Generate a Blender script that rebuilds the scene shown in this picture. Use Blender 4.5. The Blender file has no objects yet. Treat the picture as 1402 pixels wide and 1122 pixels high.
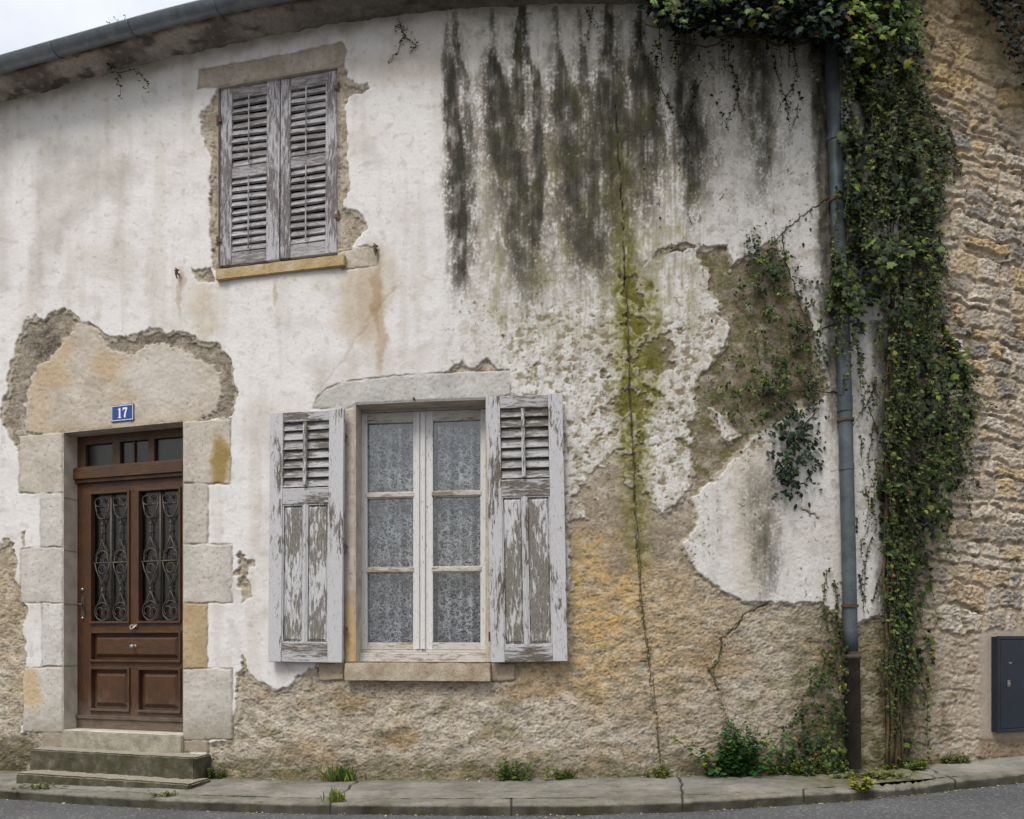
import bpy, bmesh, math, random
import numpy as np
from mathutils import Matrix, Vector

random.seed(7)
rng = np.random.default_rng(11)
scene = bpy.context.scene
COL = scene.collection

# ------------------------------------------------------------------ camera numbers
F, CX, HZ, EYE = 1000.0, 701.0, 875.0, 1.1        # focal (in photo pixels), principal x, horizon y, eye height
D0, CURV, XC = 5.4, 2.5e-7, 820.0                 # the facade: nearest distance and gentle bow
GRID = 0.0068

# ------------------------------------------------------------------ small helpers
def s2l(c):
    c = np.asarray(c, float) / 255.0
    return np.where(c <= 0.04045, c / 12.92, ((c + 0.055) / 1.055) ** 2.4)

def lin(c):
    r = s2l(c); return (float(r[0]), float(r[1]), float(r[2]), 1.0)

def smooth(a, b, x):
    t = np.clip((x - a) / (b - a), 0, 1)
    return t * t * (3 - 2 * t)

_perms = {}
def _tab(seed):
    if seed not in _perms:
        r = np.random.default_rng(1000 + seed)
        p = r.permutation(512).astype(np.int32)
        a = r.uniform(0, 2 * np.pi, 512)
        _perms[seed] = (p, np.cos(a).astype(np.float32), np.sin(a).astype(np.float32))
    return _perms[seed]

def perlin(x, y, seed=0):
    p, gx, gy = _tab(seed)
    xi = np.floor(x).astype(np.int64); yi = np.floor(y).astype(np.int64)
    xf = (x - xi).astype(np.float32); yf = (y - yi).astype(np.float32)
    u = xf * xf * xf * (xf * (xf * 6 - 15) + 10); v = yf * yf * yf * (yf * (yf * 6 - 15) + 10)
    def g(ix, iy, dx, dy):
        h = p[(p[ix & 511] + iy) & 511]
        return gx[h] * dx + gy[h] * dy
    n00 = g(xi, yi, xf, yf); n10 = g(xi + 1, yi, xf - 1, yf)
    n01 = g(xi, yi + 1, xf, yf - 1); n11 = g(xi + 1, yi + 1, xf - 1, yf - 1)
    a = n00 + u * (n10 - n00); b = n01 + u * (n11 - n01)
    return (a + v * (b - a)) * 1.5

def fbm(x, y, octv=4, seed=0, gain=0.5):
    t = 0; a = 1.0; s = 0
    for k in range(octv):
        t = t + a * perlin(x * 2 ** k + 17.3 * k, y * 2 ** k - 9.1 * k, seed + k)
        s += a; a *= gain
    return t / s * 1.4

def ridged(x, y, octv=4, seed=0, gain=0.55):
    t = 0; a = 1.0; s = 0
    for k in range(octv):
        t = t + a * (1 - np.abs(perlin(x * 2 ** k + 5.7 * k, y * 2 ** k + 3.3 * k, seed + k)) * 2)
        s += a; a *= gain
    return t / s

def worley(x, y, seed=0, jit=0.85):
    r = np.random.default_rng(500 + seed); T = r.random((64, 64, 3))
    xi = np.floor(x).astype(int); yi = np.floor(y).astype(int)
    f1 = np.full(x.shape, 9.0); f2 = np.full(x.shape, 9.0); idv = np.zeros(x.shape)
    for dx in (-1, 0, 1):
        for dy in (-1, 0, 1):
            cx = xi + dx; cy = yi + dy
            t = T[cx % 64, cy % 64]
            px = cx + 0.5 + jit * (t[..., 0] - 0.5); py = cy + 0.5 + jit * (t[..., 1] - 0.5)
            d = np.sqrt((px - x) ** 2 + (py - y) ** 2)
            m = d < f1
            f2 = np.where(m, f1, np.minimum(f2, d)); idv = np.where(m, t[..., 2], idv); f1 = np.where(m, d, f1)
    return f1, f2, idv

def sdf(poly, X, Y, margin=60):
    """signed distance (positive inside) to a polygon, -margin far away"""
    P = np.array(poly, float)
    out = np.full(X.shape, -float(margin))
    m = (X > P[:, 0].min() - margin) & (X < P[:, 0].max() + margin) & (Y > P[:, 1].min() - margin) & (Y < P[:, 1].max() + margin)
    x = X[m]; y = Y[m]
    if x.size == 0: return out
    d = np.full(x.shape, 1e9); ins = np.zeros(x.shape, bool)
    n = len(P)
    for i in range(n):
        ax, ay = P[i]; bx, by = P[(i + 1) % n]
        ex, ey = bx - ax, by - ay; L = ex * ex + ey * ey + 1e-9
        t = np.clip(((x - ax) * ex + (y - ay) * ey) / L, 0, 1)
        d = np.minimum(d, (x - ax - t * ex) ** 2 + (y - ay - t * ey) ** 2)
        c = ((ay > y) != (by > y)) & (x < (bx - ax) * (y - ay) / (by - ay + 1e-12) + ax)
        ins ^= c
    d = np.sqrt(d)
    out[m] = np.clip(np.where(ins, d, -d), -margin, 1e9)
    return out

# ------------------------------------------------------------------ the facade curve
_px = np.linspace(-60, 1228, 1300)
_Y = D0 / np.where(_px > 220, 1 - CURV * (_px - XC) ** 2, 1 - CURV * (220 - XC) ** 2 - 2 * CURV * (XC - 220) * (220 - _px))   # bowed, then straight at the door end
_X = (_px - CX) / F * _Y
_ext = 3.0
def _extend(X, Y):
    t0 = np.array([X[0] - X[1], Y[0] - Y[1]]); t0 /= np.linalg.norm(t0)
    a = np.array([X[0], Y[0]]) + t0 * _ext
    return np.r_[a[0], X], np.r_[a[1], Y]
WX, WY = _extend(_X, _Y)
WS = np.r_[0, np.cumsum(np.hypot(np.diff(WX), np.diff(WY)))]
WPX = WX / WY * F + CX
def s_of_px(px): return np.interp(px, WPX, WS)
def wall_xy(s): return np.interp(s, WS, WX), np.interp(s, WS, WY)
def wall_n(s):                                    # outward normal (towards the street)
    xa, ya = wall_xy(np.asarray(s) - 0.05); xb, yb = wall_xy(np.asarray(s) + 0.05)
    xa = np.asarray(xa); tx = xb - xa; ty = yb - ya; L = np.hypot(tx, ty) + 1e-9
    return ty / L, -tx / L
def yw(px): return np.interp(px, WPX, WY)
def z_at(px, py, Y=None): return EYE + (HZ - py) / F * (yw(px) if Y is None else Y)

# neighbour's rubble wall: a flat wall turning away
NA = 1226.0; NK = 4.2e-4; NY0 = float(yw(1226)) + 0.03
def yn(px): return NY0 / (1 - NK * (np.asarray(px, float) - NA))
def base_y(px): return np.interp(px, [-600, 0, 285, 440, 600, 900, 1160, 1280, 1402, 1800], [1048, 1055, 1065, 1068, 1068, 1063, 1055, 1046, 1033, 985])
def road_y(px): return np.interp(px, [-600, 0, 143, 237, 400, 600, 800, 930, 1000, 1165, 1205, 1290, 1402, 1800], [1062, 1094, 1104, 1109, 1115, 1117, 1117, 1113, 1109, 1098, 1093, 1085, 1072, 1022])
def ysurf(px):
    px = np.asarray(px, float)
    return np.where(px < NA, yw(np.clip(px, -250, NA)), yn(np.maximum(px, NA)))
def base_z(px): return EYE + (HZ - base_y(px)) / F * ysurf(px)

class Frame:
    """upright plane tangent to the facade at photo column px; local x right, y inwards, z up"""
    def __init__(self, px, n=None, p=None):
        self.px = px
        if n is None:
            s = float(s_of_px(px)); x, y = wall_xy(s); nx, ny = wall_n(s)
        else:
            (x, y), (nx, ny) = p, n
        self.o = np.array([float(x), float(y), 0.0]); self.t = np.array([-float(ny), float(nx), 0]); self.i = np.array([-float(nx), -float(ny), 0])
        self.M = Matrix(((self.t[0], self.i[0], 0, self.o[0]), (self.t[1], self.i[1], 0, self.o[1]), (0, 0, 1, 0), (0, 0, 0, 1)))
    def loc(self, px, py, d=0.0):
        r = np.array([(px - CX) / F, 1.0, (HZ - py) / F]); e = np.array([0, 0, EYE])
        p0 = self.o + self.i * d
        k = np.dot(p0 - e, self.i) / np.dot(r, self.i)
        w = e + r * k - self.o
        return float(np.dot(w, self.t)), float(w[2])
    def lx(self, px, d=0.0): return self.loc(px, HZ, d)[0]
    def lz(self, py, d=0.0, px=None): return self.loc(self.px if px is None else px, py, d)[1]

# ------------------------------------------------------------------ objects
def tag(o, label=None, cat=None, group=None, kind=None):
    if label: o["label"] = label
    if cat: o["category"] = cat
    if group: o["group"] = group
    if kind: o["kind"] = kind
    return o

def empty(name, loc, label, cat, group=None):
    o = bpy.data.objects.new(name, None); o.location = loc; COL.objects.link(o)
    o.empty_display_size = 0.1
    return tag(o, label, cat, group)

def link(name, me, parent=None, M=None):
    o = bpy.data.objects.new(name, me); COL.objects.link(o)
    if parent is not None:
        o.parent = parent
        if M is not None: o.matrix_basis = root_matrix(parent).inverted() @ M
    elif M is not None:
        o.matrix_basis = M
    return o
def root_matrix(p):
    m = p.matrix_basis.copy()
    return root_matrix(p.parent) @ m if p.parent else m

def mesh_np(name, V, Fc, mats, smooth_=False, col=None, midx=None):
    """V (n,3); Fc (m,4) or (m,3) ints"""
    V = np.asarray(V, np.float32); Fc = np.asarray(Fc, np.int32)
    me = bpy.data.meshes.new(name)
    k = Fc.shape[1]
    me.vertices.add(len(V)); me.vertices.foreach_set("co", V.ravel())
    me.loops.add(Fc.size); me.loops.foreach_set("vertex_index", Fc.ravel())
    me.polygons.add(len(Fc)); me.polygons.foreach_set("loop_start", np.arange(0, Fc.size, k, dtype=np.int32))
    me.polygons.foreach_set("loop_total", np.full(len(Fc), k, np.int32))
    for m in mats: me.materials.append(m)
    if midx is not None: me.polygons.foreach_set("material_index", np.asarray(midx, np.int32))
    me.polygons.foreach_set("use_smooth", np.full(len(Fc), smooth_, bool))
    me.update(calc_edges=True); me.validate()
    if col is not None:
        a = me.color_attributes.new("Col", "FLOAT_COLOR", "POINT")
        c = np.ones((len(V), 4), np.float32); col = np.asarray(col); c[:, :col.shape[1]] = col
        a.data.foreach_set("color", c.ravel())
    return me

class MB:
    def __init__(self): self.v = []; self.f = []; self.m = []
    def add(self, vs, fs, m=0):
        b = len(self.v); self.v += [tuple(map(float, p)) for p in vs]
        self.f += [tuple(b + i for i in q) for q in fs]; self.m += [m] * len(fs)
    def box(self, x0, x1, y0, y1, z0, z1, m=0, rot=None, piv=None):
        vs = [(x, y, z) for x in (x0, x1) for y in (y0, y1) for z in (z0, z1)]
        if rot is not None:
            c = Vector(piv if piv else ((x0 + x1) / 2, (y0 + y1) / 2, (z0 + z1) / 2))
            vs = [tuple(rot @ (Vector(p) - c) + c) for p in vs]
        self.add(vs, [(0, 1, 3, 2), (4, 6, 7, 5), (0, 4, 5, 1), (2, 3, 7, 6), (0, 2, 6, 4), (1, 5, 7, 3)], m)
    def frustum(self, r0, y0, r1, y1, m=0):
        """raised panel: rectangle r0=(x0,x1,z0,z1) at y0 to r1 at y1, closed front"""
        a = [(r0[0], y0, r0[2]), (r0[1], y0, r0[2]), (r0[1], y0, r0[3]), (r0[0], y0, r0[3])]
        b = [(r1[0], y1, r1[2]), (r1[1], y1, r1[2]), (r1[1], y1, r1[3]), (r1[0], y1, r1[3])]
        self.add(a + b, [(0, 1, 5, 4), (1, 2, 6, 5), (2, 3, 7, 6), (3, 0, 4, 7), (4, 5, 6, 7)], m)
    def tube(self, pts, r, seg=8, m=0, cap=True, radii=None):
        pts = [Vector(p) for p in pts]; n = len(pts); rings = []
        b = len(self.v); up = None
        for i, p in enumerate(pts):
            t = (pts[min(i + 1, n - 1)] - pts[max(i - 1, 0)])
            t = t.normalized() if t.length > 1e-9 else Vector((0, 0, 1))
            if up is None:
                up = Vector((0, 1, 0)) if abs(t.y) < 0.9 else Vector((1, 0, 0))
            a = t.cross(up).normalized(); bb = a.cross(t).normalized(); up = bb
            rr = radii[i] if radii else r
            for k in range(seg):
                an = 2 * math.pi * k / seg
                self.v.append(tuple(p + a * math.cos(an) * rr + bb * math.sin(an) * rr))
        for i in range(n - 1):
            for k in range(seg):
                k2 = (k + 1) % seg
                self.f.append((b + i * seg + k, b + i * seg + k2, b + (i + 1) * seg + k2, b + (i + 1) * seg + k)); self.m.append(m)
        if cap:
            self.f.append(tuple(b + k for k in range(seg))[::-1]); self.m.append(m)
            self.f.append(tuple(b + (n - 1) * seg + k for k in range(seg))); self.m.append(m)
    def ring(self, cx, cy, cz, R, r, m=0, a0=0, a1=360, n=20, sz=1.0):
        pts = [(cx + R * math.cos(math.radians(a0 + (a1 - a0) * k / n)), cy, cz + sz * R * math.sin(math.radians(a0 + (a1 - a0) * k / n))) for k in range(n + 1)]
        self.tube(pts, r, 6, m, cap=False)
    def lathe(self, prof, o, axis='y', seg=16, m=0):
        b = len(self.v); n = len(prof)
        for (r, h) in prof:
            for k in range(seg):
                a = 2 * math.pi * k / seg
                if axis == 'y': self.v.append((o[0] + r * math.cos(a), o[1] + h, o[2] + r * math.sin(a)))
                else: self.v.append((o[0] + r * math.cos(a), o[1] + r * math.sin(a), o[2] + h))
        for i in range(n - 1):
            for k in range(seg):
                k2 = (k + 1) % seg
                self.f.append((b + i * seg + k, b + i * seg + k2, b + (i + 1) * seg + k2, b + (i + 1) * seg + k)); self.m.append(m)
    def build(self, name, mats, parent=None, M=None, bevel=0, smooth_=False):
        me = bpy.data.meshes.new(name)
        me.from_pydata(self.v, [], self.f)
        if not isinstance(mats, (list, tuple)): mats = [mats]
        for m in mats: me.materials.append(m)
        me.polygons.foreach_set("material_index", self.m)
        me.update()
        bm = bmesh.new(); bm.from_mesh(me); bmesh.ops.recalc_face_normals(bm, faces=bm.faces); bm.to_mesh(me); bm.free()
        if smooth_:
            me.polygons.foreach_set("use_smooth", [True] * len(me.polygons))
        o = link(name, me, parent, M)
        if bevel:
            b = o.modifiers.new("edge", "BEVEL"); b.width = bevel; b.segments = 2; b.limit_method = 'ANGLE'
        return o

# ------------------------------------------------------------------ materials
class NT:
    def __init__(self, name):
        self.m = bpy.data.materials.new(name); self.m.use_nodes = True
        self.t = self.m.node_tree; self.n = self.t.nodes; self.n.clear()
        self.out = self.n.new("ShaderNodeOutputMaterial"); self.b = self.n.new("ShaderNodeBsdfPrincipled")
        self.t.links.new(self.b.outputs[0], self.out.inputs[0])
        self.tc = self.n.new("ShaderNodeTexCoord")
    def L(self, a, b): self.t.links.new(a, b)
    def coords(self, scale=(1, 1, 1), obj=True, rand=False):
        mp = self.n.new("ShaderNodeMapping"); mp.inputs["Scale"].default_value = scale
        src = self.tc.outputs["Object"]
        if rand:
            oi = self.n.new("ShaderNodeObjectInfo"); va = self.n.new("ShaderNodeVectorMath"); va.operation = 'ADD'
            sc = self.n.new("ShaderNodeVectorMath"); sc.operation = 'SCALE'; sc.inputs["Scale"].default_value = 40.0
            self.L(oi.outputs["Location"], sc.inputs[0]); self.L(src, va.inputs[0]); self.L(sc.outputs[0], va.inputs[1]); src = va.outputs[0]
        self.L(src, mp.inputs[0]); return mp.outputs[0]
    def noise(self, vec, scale, detail=4, rough=0.55, dist=0.0):
        x = self.n.new("ShaderNodeTexNoise"); x.inputs["Scale"].default_value = scale; x.inputs["Detail"].default_value = detail
        x.inputs["Roughness"].default_value = rough; x.inputs["Distortion"].default_value = dist
        self.L(vec, x.inputs["Vector"]); return x.outputs["Fac"]
    def voro(self, vec, scale, feature='F1', out="Distance"):
        x = self.n.new("ShaderNodeTexVoronoi"); x.feature = feature; x.inputs["Scale"].default_value = scale
        self.L(vec, x.inputs["Vector"]); return x.outputs[out]
    def ramp(self, fac, stops, interp='LINEAR'):
        r = self.n.new("ShaderNodeValToRGB"); r.color_ramp.interpolation = interp
        e = r.color_ramp.elements
        while len(e) < len(stops): e.new(0.5)
        for i, (p, c) in enumerate(stops):
            e[i].position = p; e[i].color = c if len(c) == 4 else (*c, 1)
        self.L(fac, r.inputs[0]); return r.outputs[0]
    def g(self, fac, a, b):                       # grey ramp
        return self.ramp(fac, [(a, (0, 0, 0)), (b, (1, 1, 1))])
    def mix(self, fac, a, b, mode='MIX'):
        x = self.n.new("ShaderNodeMix"); x.data_type = 'RGBA'; x.blend_type = mode
        for v, s in ((fac, x.inputs[0]), (a, x.inputs[6]), (b, x.inputs[7])):
            if hasattr(v, "is_linked") or hasattr(v, "links"): self.L(v, s)
            else: s.default_value = v
        return x.outputs[2]
    def math(self, op, a, b=0.0):
        x = self.n.new("ShaderNodeMath"); x.operation = op
        for v, s in ((a, x.inputs[0]), (b, x.inputs[1])):
            if hasattr(v, "links"): self.L(v, s)
            else: s.default_value = v
        return x.outputs[0]
    def bump(self, h, strength=0.3, dist=0.01):
        b = self.n.new("ShaderNodeBump"); b.inputs["Strength"].default_value = strength; b.inputs["Distance"].default_value = dist
        self.L(h, b.inputs["Height"]); self.L(b.outputs[0], self.b.inputs["Normal"])
    def set(self, col=None, rough=0.8, metal=0.0, spec=0.3):
        if col is not None:
            if hasattr(col, "links"): self.L(col, self.b.inputs["Base Color"])
            else: self.b.inputs["Base Color"].default_value = col
        if hasattr(rough, "links"): self.L(rough, self.b.inputs["Roughness"])
        else: self.b.inputs["Roughness"].default_value = rough
        self.b.inputs["Metallic"].default_value = metal; self.b.inputs["Specular IOR Level"].default_value = spec
        return self.m

def mat_masonry():
    n = NT("weathered_masonry"); a = n.n.new("ShaderNodeVertexColor"); a.layer_name = "Col"
    c = n.coords()
    f = n.noise(c, 160, 5, 0.65); g = n.noise(c, 38, 4, 0.6)
    f2 = n.noise(c, 330, 3, 0.7)
    k = n.ramp(f, [(0.30, (0.50, 0.48, 0.46)), (0.45, (0.95, 0.95, 0.95)), (0.55, (1.02, 1.02, 1.02)), (0.72, (1.28, 1.28, 1.28))])
    k2 = n.ramp(g, [(0.3, (0.80, 0.79, 0.77)), (0.7, (1.10, 1.10, 1.10))])
    k3 = n.ramp(f2, [(0.3, (0.86, 0.86, 0.86)), (0.7, (1.10, 1.10, 1.10))])
    kk = n.mix(a.outputs[1], (1, 1, 1, 1), n.mix(1.0, k, k2, 'MULTIPLY'))
    col = n.mix(1.0, n.mix(1.0, a.outputs[0], kk, 'MULTIPLY'), k3, 'MULTIPLY')
    n.bump(n.math('MULTIPLY', n.math('ADD', f, n.math('MULTIPLY', f2, .5)), n.math('ADD', a.outputs[1], .15)), 0.6, 0.008)
    return n.set(col, 0.92, 0, 0.15)

def mat_peel(name, paint, wood1, wood2, lo, hi, vert=True, dirt=0.35):
    """flaking paint on grey timber, grain along z (or x)"""
    n = NT(name); sc = (1, 1, 0.17) if vert else (0.17, 1, 1)
    c = n.coords(sc, rand=True); c0 = n.coords((1, 1, 0.3) if vert else (0.3, 1, 1), rand=True)
    flake = n.noise(c, 60, 6, 0.68, 0.6); big = n.noise(c0, 7, 3, 0.5); grain = n.noise(c, 260, 4, 0.7)
    m = n.math('ADD', n.math('MULTIPLY', flake, 0.6), n.math('MULTIPLY', big, 0.4))
    mask = n.g(m, lo, hi)
    w = n.ramp(grain, [(0.25, wood1), (0.7, wood2)])
    p = n.mix(n.math('MULTIPLY', n.g(grain, 0.45, 0.75), dirt), paint, tuple(v * 0.55 for v in paint[:3]) + (1,))
    col = n.mix(mask, w, p)
    fl = n.noise(c0, 95, 5, 0.7)
    col = n.mix(n.math('MULTIPLY', n.ramp(fl, [(0.56, (0, 0, 0)), (0.66, (1, 1, 1))]), .5), col, tuple(v * .42 for v in paint[:3]) + (1,))
    cr = n.noise(c, 130, 3, 0.6)
    col = n.mix(n.ramp(cr, [(0.30, (0.85, 0.85, 0.85)), (0.37, (0, 0, 0))]), col, (0.03, 0.026, 0.022, 1))
    n.bump(n.math('ADD', n.math('MULTIPLY', mask, 0.6), n.math('MULTIPLY', grain, 0.6)), 0.5, 0.004)
    return n.set(col, 0.8, 0, 0.25)

def mat_door(vert=True):
    n = NT("brown_door_timber_" + ("upright" if vert else "cross"))
    c = n.coords((1, 1, 0.06) if vert else (0.06, 1, 1)); c2 = n.coords()
    g = n.noise(c, 170, 5, 0.65, 0.4); b = n.noise(c2, 5, 4, 0.6)
    col = n.ramp(g, [(0.25, lin((42, 27, 16))), (0.55, lin((82, 54, 32))), (0.8, lin((114, 78, 48)))])
    col = n.mix(n.math('MULTIPLY', n.g(b, 0.4, 0.7), 0.55), col, lin((48, 34, 26)))
    sep = n.n.new("ShaderNodeSeparateXYZ"); n.L(n.tc.outputs["Object"], sep.inputs[0])
    low = n.ramp(n.math('ADD', sep.outputs["Z"], n.math('MULTIPLY', b, 0.5)), [(0.62, (0.8, 0.8, 0.8)), (0.86, (0, 0, 0))])
    col = n.mix(low, col, n.ramp(g, [(.3, lin((70, 60, 52))), (.7, lin((122, 110, 98)))]))
    n.bump(g, 0.25, 0.003)
    return n.set(col, n.ramp(b, [(0.3, (0.38,) * 3), (0.7, (0.62,) * 3)]), 0, 0.4)

def mat_stone(name, c1, c2, c3, moss=0.0, scale=1.0, mosscol=(78, 80, 44), worn=False):  # worn: trodden tops, also paler for light from above
    n = NT(name); c = n.coords(rand=True)
    a = n.noise(c, 9 * scale, 6, 0.65); f = n.noise(c, 120 * scale, 5, 0.7); v = n.noise(c, 30 * scale, 4, 0.6)
    col = n.ramp(a, [(0.3, lin(c1)), (0.5, lin(c2)), (0.7, lin(c3))])
    col = n.mix(1.0, col, n.ramp(f, [(0.3, (0.6, 0.59, 0.57)), (0.52, (1, 1, 1)), (0.8, (1.15, 1.15, 1.15))]), 'MULTIPLY')
    if moss:
        mk = n.math('MULTIPLY', n.g(n.noise(c, 6, 5, 0.7), 0.62 - moss * 0.3, 0.8 - moss * 0.3), min(1, moss))
        col = n.mix(mk, col, n.ramp(v, [(0.35, lin(tuple(q * 0.6 for q in mosscol))), (0.65, lin(mosscol))]))
    if worn:  # trodden tops, also paler for light from above put into the colour
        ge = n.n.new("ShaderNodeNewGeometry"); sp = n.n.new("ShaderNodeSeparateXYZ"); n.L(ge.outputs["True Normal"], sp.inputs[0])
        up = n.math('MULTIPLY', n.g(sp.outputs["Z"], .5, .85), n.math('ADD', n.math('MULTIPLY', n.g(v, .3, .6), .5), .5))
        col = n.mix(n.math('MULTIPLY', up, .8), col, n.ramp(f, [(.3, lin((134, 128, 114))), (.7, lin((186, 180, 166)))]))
    n.bump(n.math('ADD', f, n.math('MULTIPLY', v, 1.5)), 0.5, 0.008)
    return n.set(col, 0.9, 0, 0.2)

def mat_metal(name, c1, c2, rough=0.5, metal=0.5, moss=None):
    n = NT(name); c = n.coords(); a = n.noise(c, 8, 5, 0.65); f = n.noise(c, 90, 4, 0.7)
    col = n.ramp(a, [(0.3, lin(c1)), (0.7, lin(c2))])
    if moss:
        col = n.mix(n.math('MULTIPLY', n.g(n.noise(c, 5, 6, 0.75), 0.52, 0.66), 0.6), col, lin(moss))
    col = n.mix(1.0, col, n.ramp(f, [(0.3, (0.75,) * 3), (0.6, (1.05,) * 3)]), 'MULTIPLY')
    n.bump(f, 0.12, 0.002)
    return n.set(col, n.ramp(f, [(0.3, (rough - 0.1,) * 3), (0.7, (rough + 0.15,) * 3)]), metal, 0.5)

def mat_leaf(name):
    n = NT(name); a = n.n.new("ShaderNodeVertexColor"); a.layer_name = "Col"
    c = n.coords(); f = n.noise(c, 140, 3, 0.6)
    col = n.mix(1.0, a.outputs[0], n.ramp(f, [(0.3, (0.7, 0.7, 0.7)), (0.7, (1.2, 1.2, 1.2))]), 'MULTIPLY')
    n.set(col, 0.55, 0, 0.22)
    tr = n.n.new("ShaderNodeBsdfTranslucent"); n.L(col, tr.inputs[0])
    ms = n.n.new("ShaderNodeMixShader"); ms.inputs[0].default_value = 0.22
    n.L(n.b.outputs[0], ms.inputs[1]); n.L(tr.outputs[0], ms.inputs[2]); n.L(ms.outputs[0], n.out.inputs[0])
    return n.m

def mat_glass(name, tint, refl=0.12, rough=0.03):
    n = NT(name); n.n.remove(n.b)
    t = n.n.new("ShaderNodeBsdfTransparent"); t.inputs[0].default_value = tint
    g = n.n.new("ShaderNodeBsdfGlossy"); g.inputs["Roughness"].default_value = rough
    lw = n.n.new("ShaderNodeLayerWeight"); lw.inputs[0].default_value = 0.35
    f = n.math('ADD', n.math('MULTIPLY', lw.outputs["Fresnel"], 0.5), refl)
    ms = n.n.new("ShaderNodeMixShader"); n.L(f, ms.inputs[0]); n.L(t.outputs[0], ms.inputs[1]); n.L(g.outputs[0], ms.inputs[2])
    b = n.n.new("ShaderNodeBump"); b.inputs["Strength"].default_value = 0.15; b.inputs["Distance"].default_value = 0.01
    n.L(n.noise(n.coords(), 6, 2), b.inputs["Height"]); n.L(b.outputs[0], g.inputs["Normal"])
    n.L(ms.outputs[0], n.out.inputs[0]); return n.m

def mat_lace():
    n = NT("white_lace"); c = n.coords((1, 0.0, 1))
    # bend the coordinates so that the threads curl
    nz = n.n.new("ShaderNodeTexNoise"); nz.inputs["Scale"].default_value = 26; nz.inputs["Detail"].default_value = 2
    n.L(c, nz.inputs["Vector"])
    va = n.n.new("ShaderNodeVectorMath"); va.operation = 'MULTIPLY_ADD'; va.inputs[1].default_value = (0.075, 0, 0.075)
    n.L(nz.outputs["Color"], va.inputs[0]); n.L(c, va.inputs[2])
    e1 = n.voro(va.outputs[0], 15, 'DISTANCE_TO_EDGE'); e2 = n.voro(va.outputs[0], 29, 'DISTANCE_TO_EDGE')
    w = n.n.new("ShaderNodeTexWave"); w.wave_type = 'RINGS'; w.inputs["Scale"].default_value = 9; w.inputs["Distortion"].default_value = 14
    w.inputs["Detail"].default_value = 2; w.inputs["Detail Scale"].default_value = 2.5
    n.L(c, w.inputs["Vector"])
    l1 = n.ramp(e1, [(0.022, (1, 1, 1)), (0.06, (0, 0, 0))]); l2 = n.ramp(e2, [(0.02, (0.8, 0.8, 0.8)), (0.065, (0, 0, 0))])
    l3 = n.ramp(w.outputs["Fac"], [(0.86, (0, 0, 0)), (0.96, (0.95, 0.95, 0.95))])
    th = n.math('MAXIMUM', n.math('MAXIMUM', l1, l2), l3)
    patt = n.g(n.noise(c, 9, 3), 0.35, 0.6)
    fold = n.n.new("ShaderNodeTexWave"); fold.inputs["Scale"].default_value = 3.2; fold.inputs["Distortion"].default_value = 2.0
    fold.inputs["Detail"].default_value = 0; n.L(n.coords((1, 0, 0.05)), fold.inputs["Vector"])
    th = n.math('MULTIPLY', th, n.math('ADD', n.math('MULTIPLY', patt, 0.45), 0.55))
    al = n.math('ADD', n.math('MULTIPLY', th, 0.92), n.math('ADD', n.math('MULTIPLY', n.g(fold.outputs["Fac"], .6, .98), 0.15), 0.06))
    n.set(lin((234, 236, 240)), 0.9, 0, 0.1)
    n.L(al, n.b.inputs["Alpha"])
    return n.m

def mat_plain(name, c, rough=0.6, metal=0.0, spec=0.4, var=0.12):
    n = NT(name); f = n.noise(n.coords(), 40, 4, 0.6); l = lin(c)
    col = n.ramp(f, [(0.3, tuple(v * (1 - var) for v in l[:3])), (0.7, tuple(v * (1 + var) for v in l[:3]))])
    return n.set(col, rough, metal, spec)

def mat_asphalt():
    n = NT("asphalt"); c = n.coords(); f = n.noise(c, 130, 4, 0.75); v = n.voro(c, 90, 'F1', "Color"); b = n.noise(c, 1.3, 5, 0.6)
    sp = n.n.new("ShaderNodeSeparateColor"); n.L(v, sp.inputs[0])
    col = n.ramp(f, [(0.3, (0.045, 0.046, 0.049)), (0.55, (0.085, 0.087, 0.09)), (0.78, (0.17, 0.17, 0.175))])
    col = n.mix(n.ramp(sp.outputs[0], [(0.86, (0, 0, 0)), (0.95, (0.6, 0.6, 0.6))]), col, (0.26, 0.25, 0.24, 1))
    col = n.mix(1.0, col, n.ramp(b, [(0.3, (0.8,) * 3), (0.7, (1.3,) * 3)]), 'MULTIPLY')
    n.bump(f, 0.6, 0.01)
    return n.set(col, 0.85, 0, 0.3)

M_WALL = mat_masonry()
SH_P = lin((188, 187, 189)); SH_G = lin((128, 124, 130))
WD1 = lin((52, 46, 42)); WD2 = lin((124, 116, 106))
M_SHV = mat_peel("flaking_shutter_upright", SH_P, WD1, WD2, 0.41, 0.46, True, .5)
M_SHH = mat_peel("flaking_shutter_cross", lin((178, 177, 179)), WD1, WD2, 0.45, 0.53, False)
M_SHP = mat_peel("bare_shutter_panel", lin((192, 191, 192)), lin((50, 46, 42)), lin((146, 141, 132)), 0.495, 0.535, True)
M_SLAT = mat_peel("shutter_slat", lin((170, 168, 168)), lin((62, 57, 52)), lin((112, 106, 98)), 0.44, 0.55, False)
M_UPV = mat_peel("grey_shutter_upright", lin((176, 174, 179)), lin((62, 57, 56)), lin((126, 120, 119)), 0.46, 0.54, True)
M_UPH = mat_peel("grey_shutter_cross", lin((168, 165, 168)), lin((66, 61, 60)), lin((136, 131, 130)), 0.45, 0.56, False)
M_SASH = mat_peel("off_white_sash_paint", lin((206, 204, 203)), lin((112, 98, 78)), lin((158, 146, 126)), 0.30, 0.38, True, 0.2)
M_SASHH = mat_peel("worn_sash_rail", lin((190, 185, 178)), lin((96, 84, 66)), lin((150, 138, 118)), 0.41, 0.50, False, 0.3)
M_DOORV = mat_door(True); M_DOORH = mat_door(False)
M_IRON = mat_metal("wrought_iron", (66, 59, 53), (100, 91, 82), 0.6, 0.4)
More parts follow.
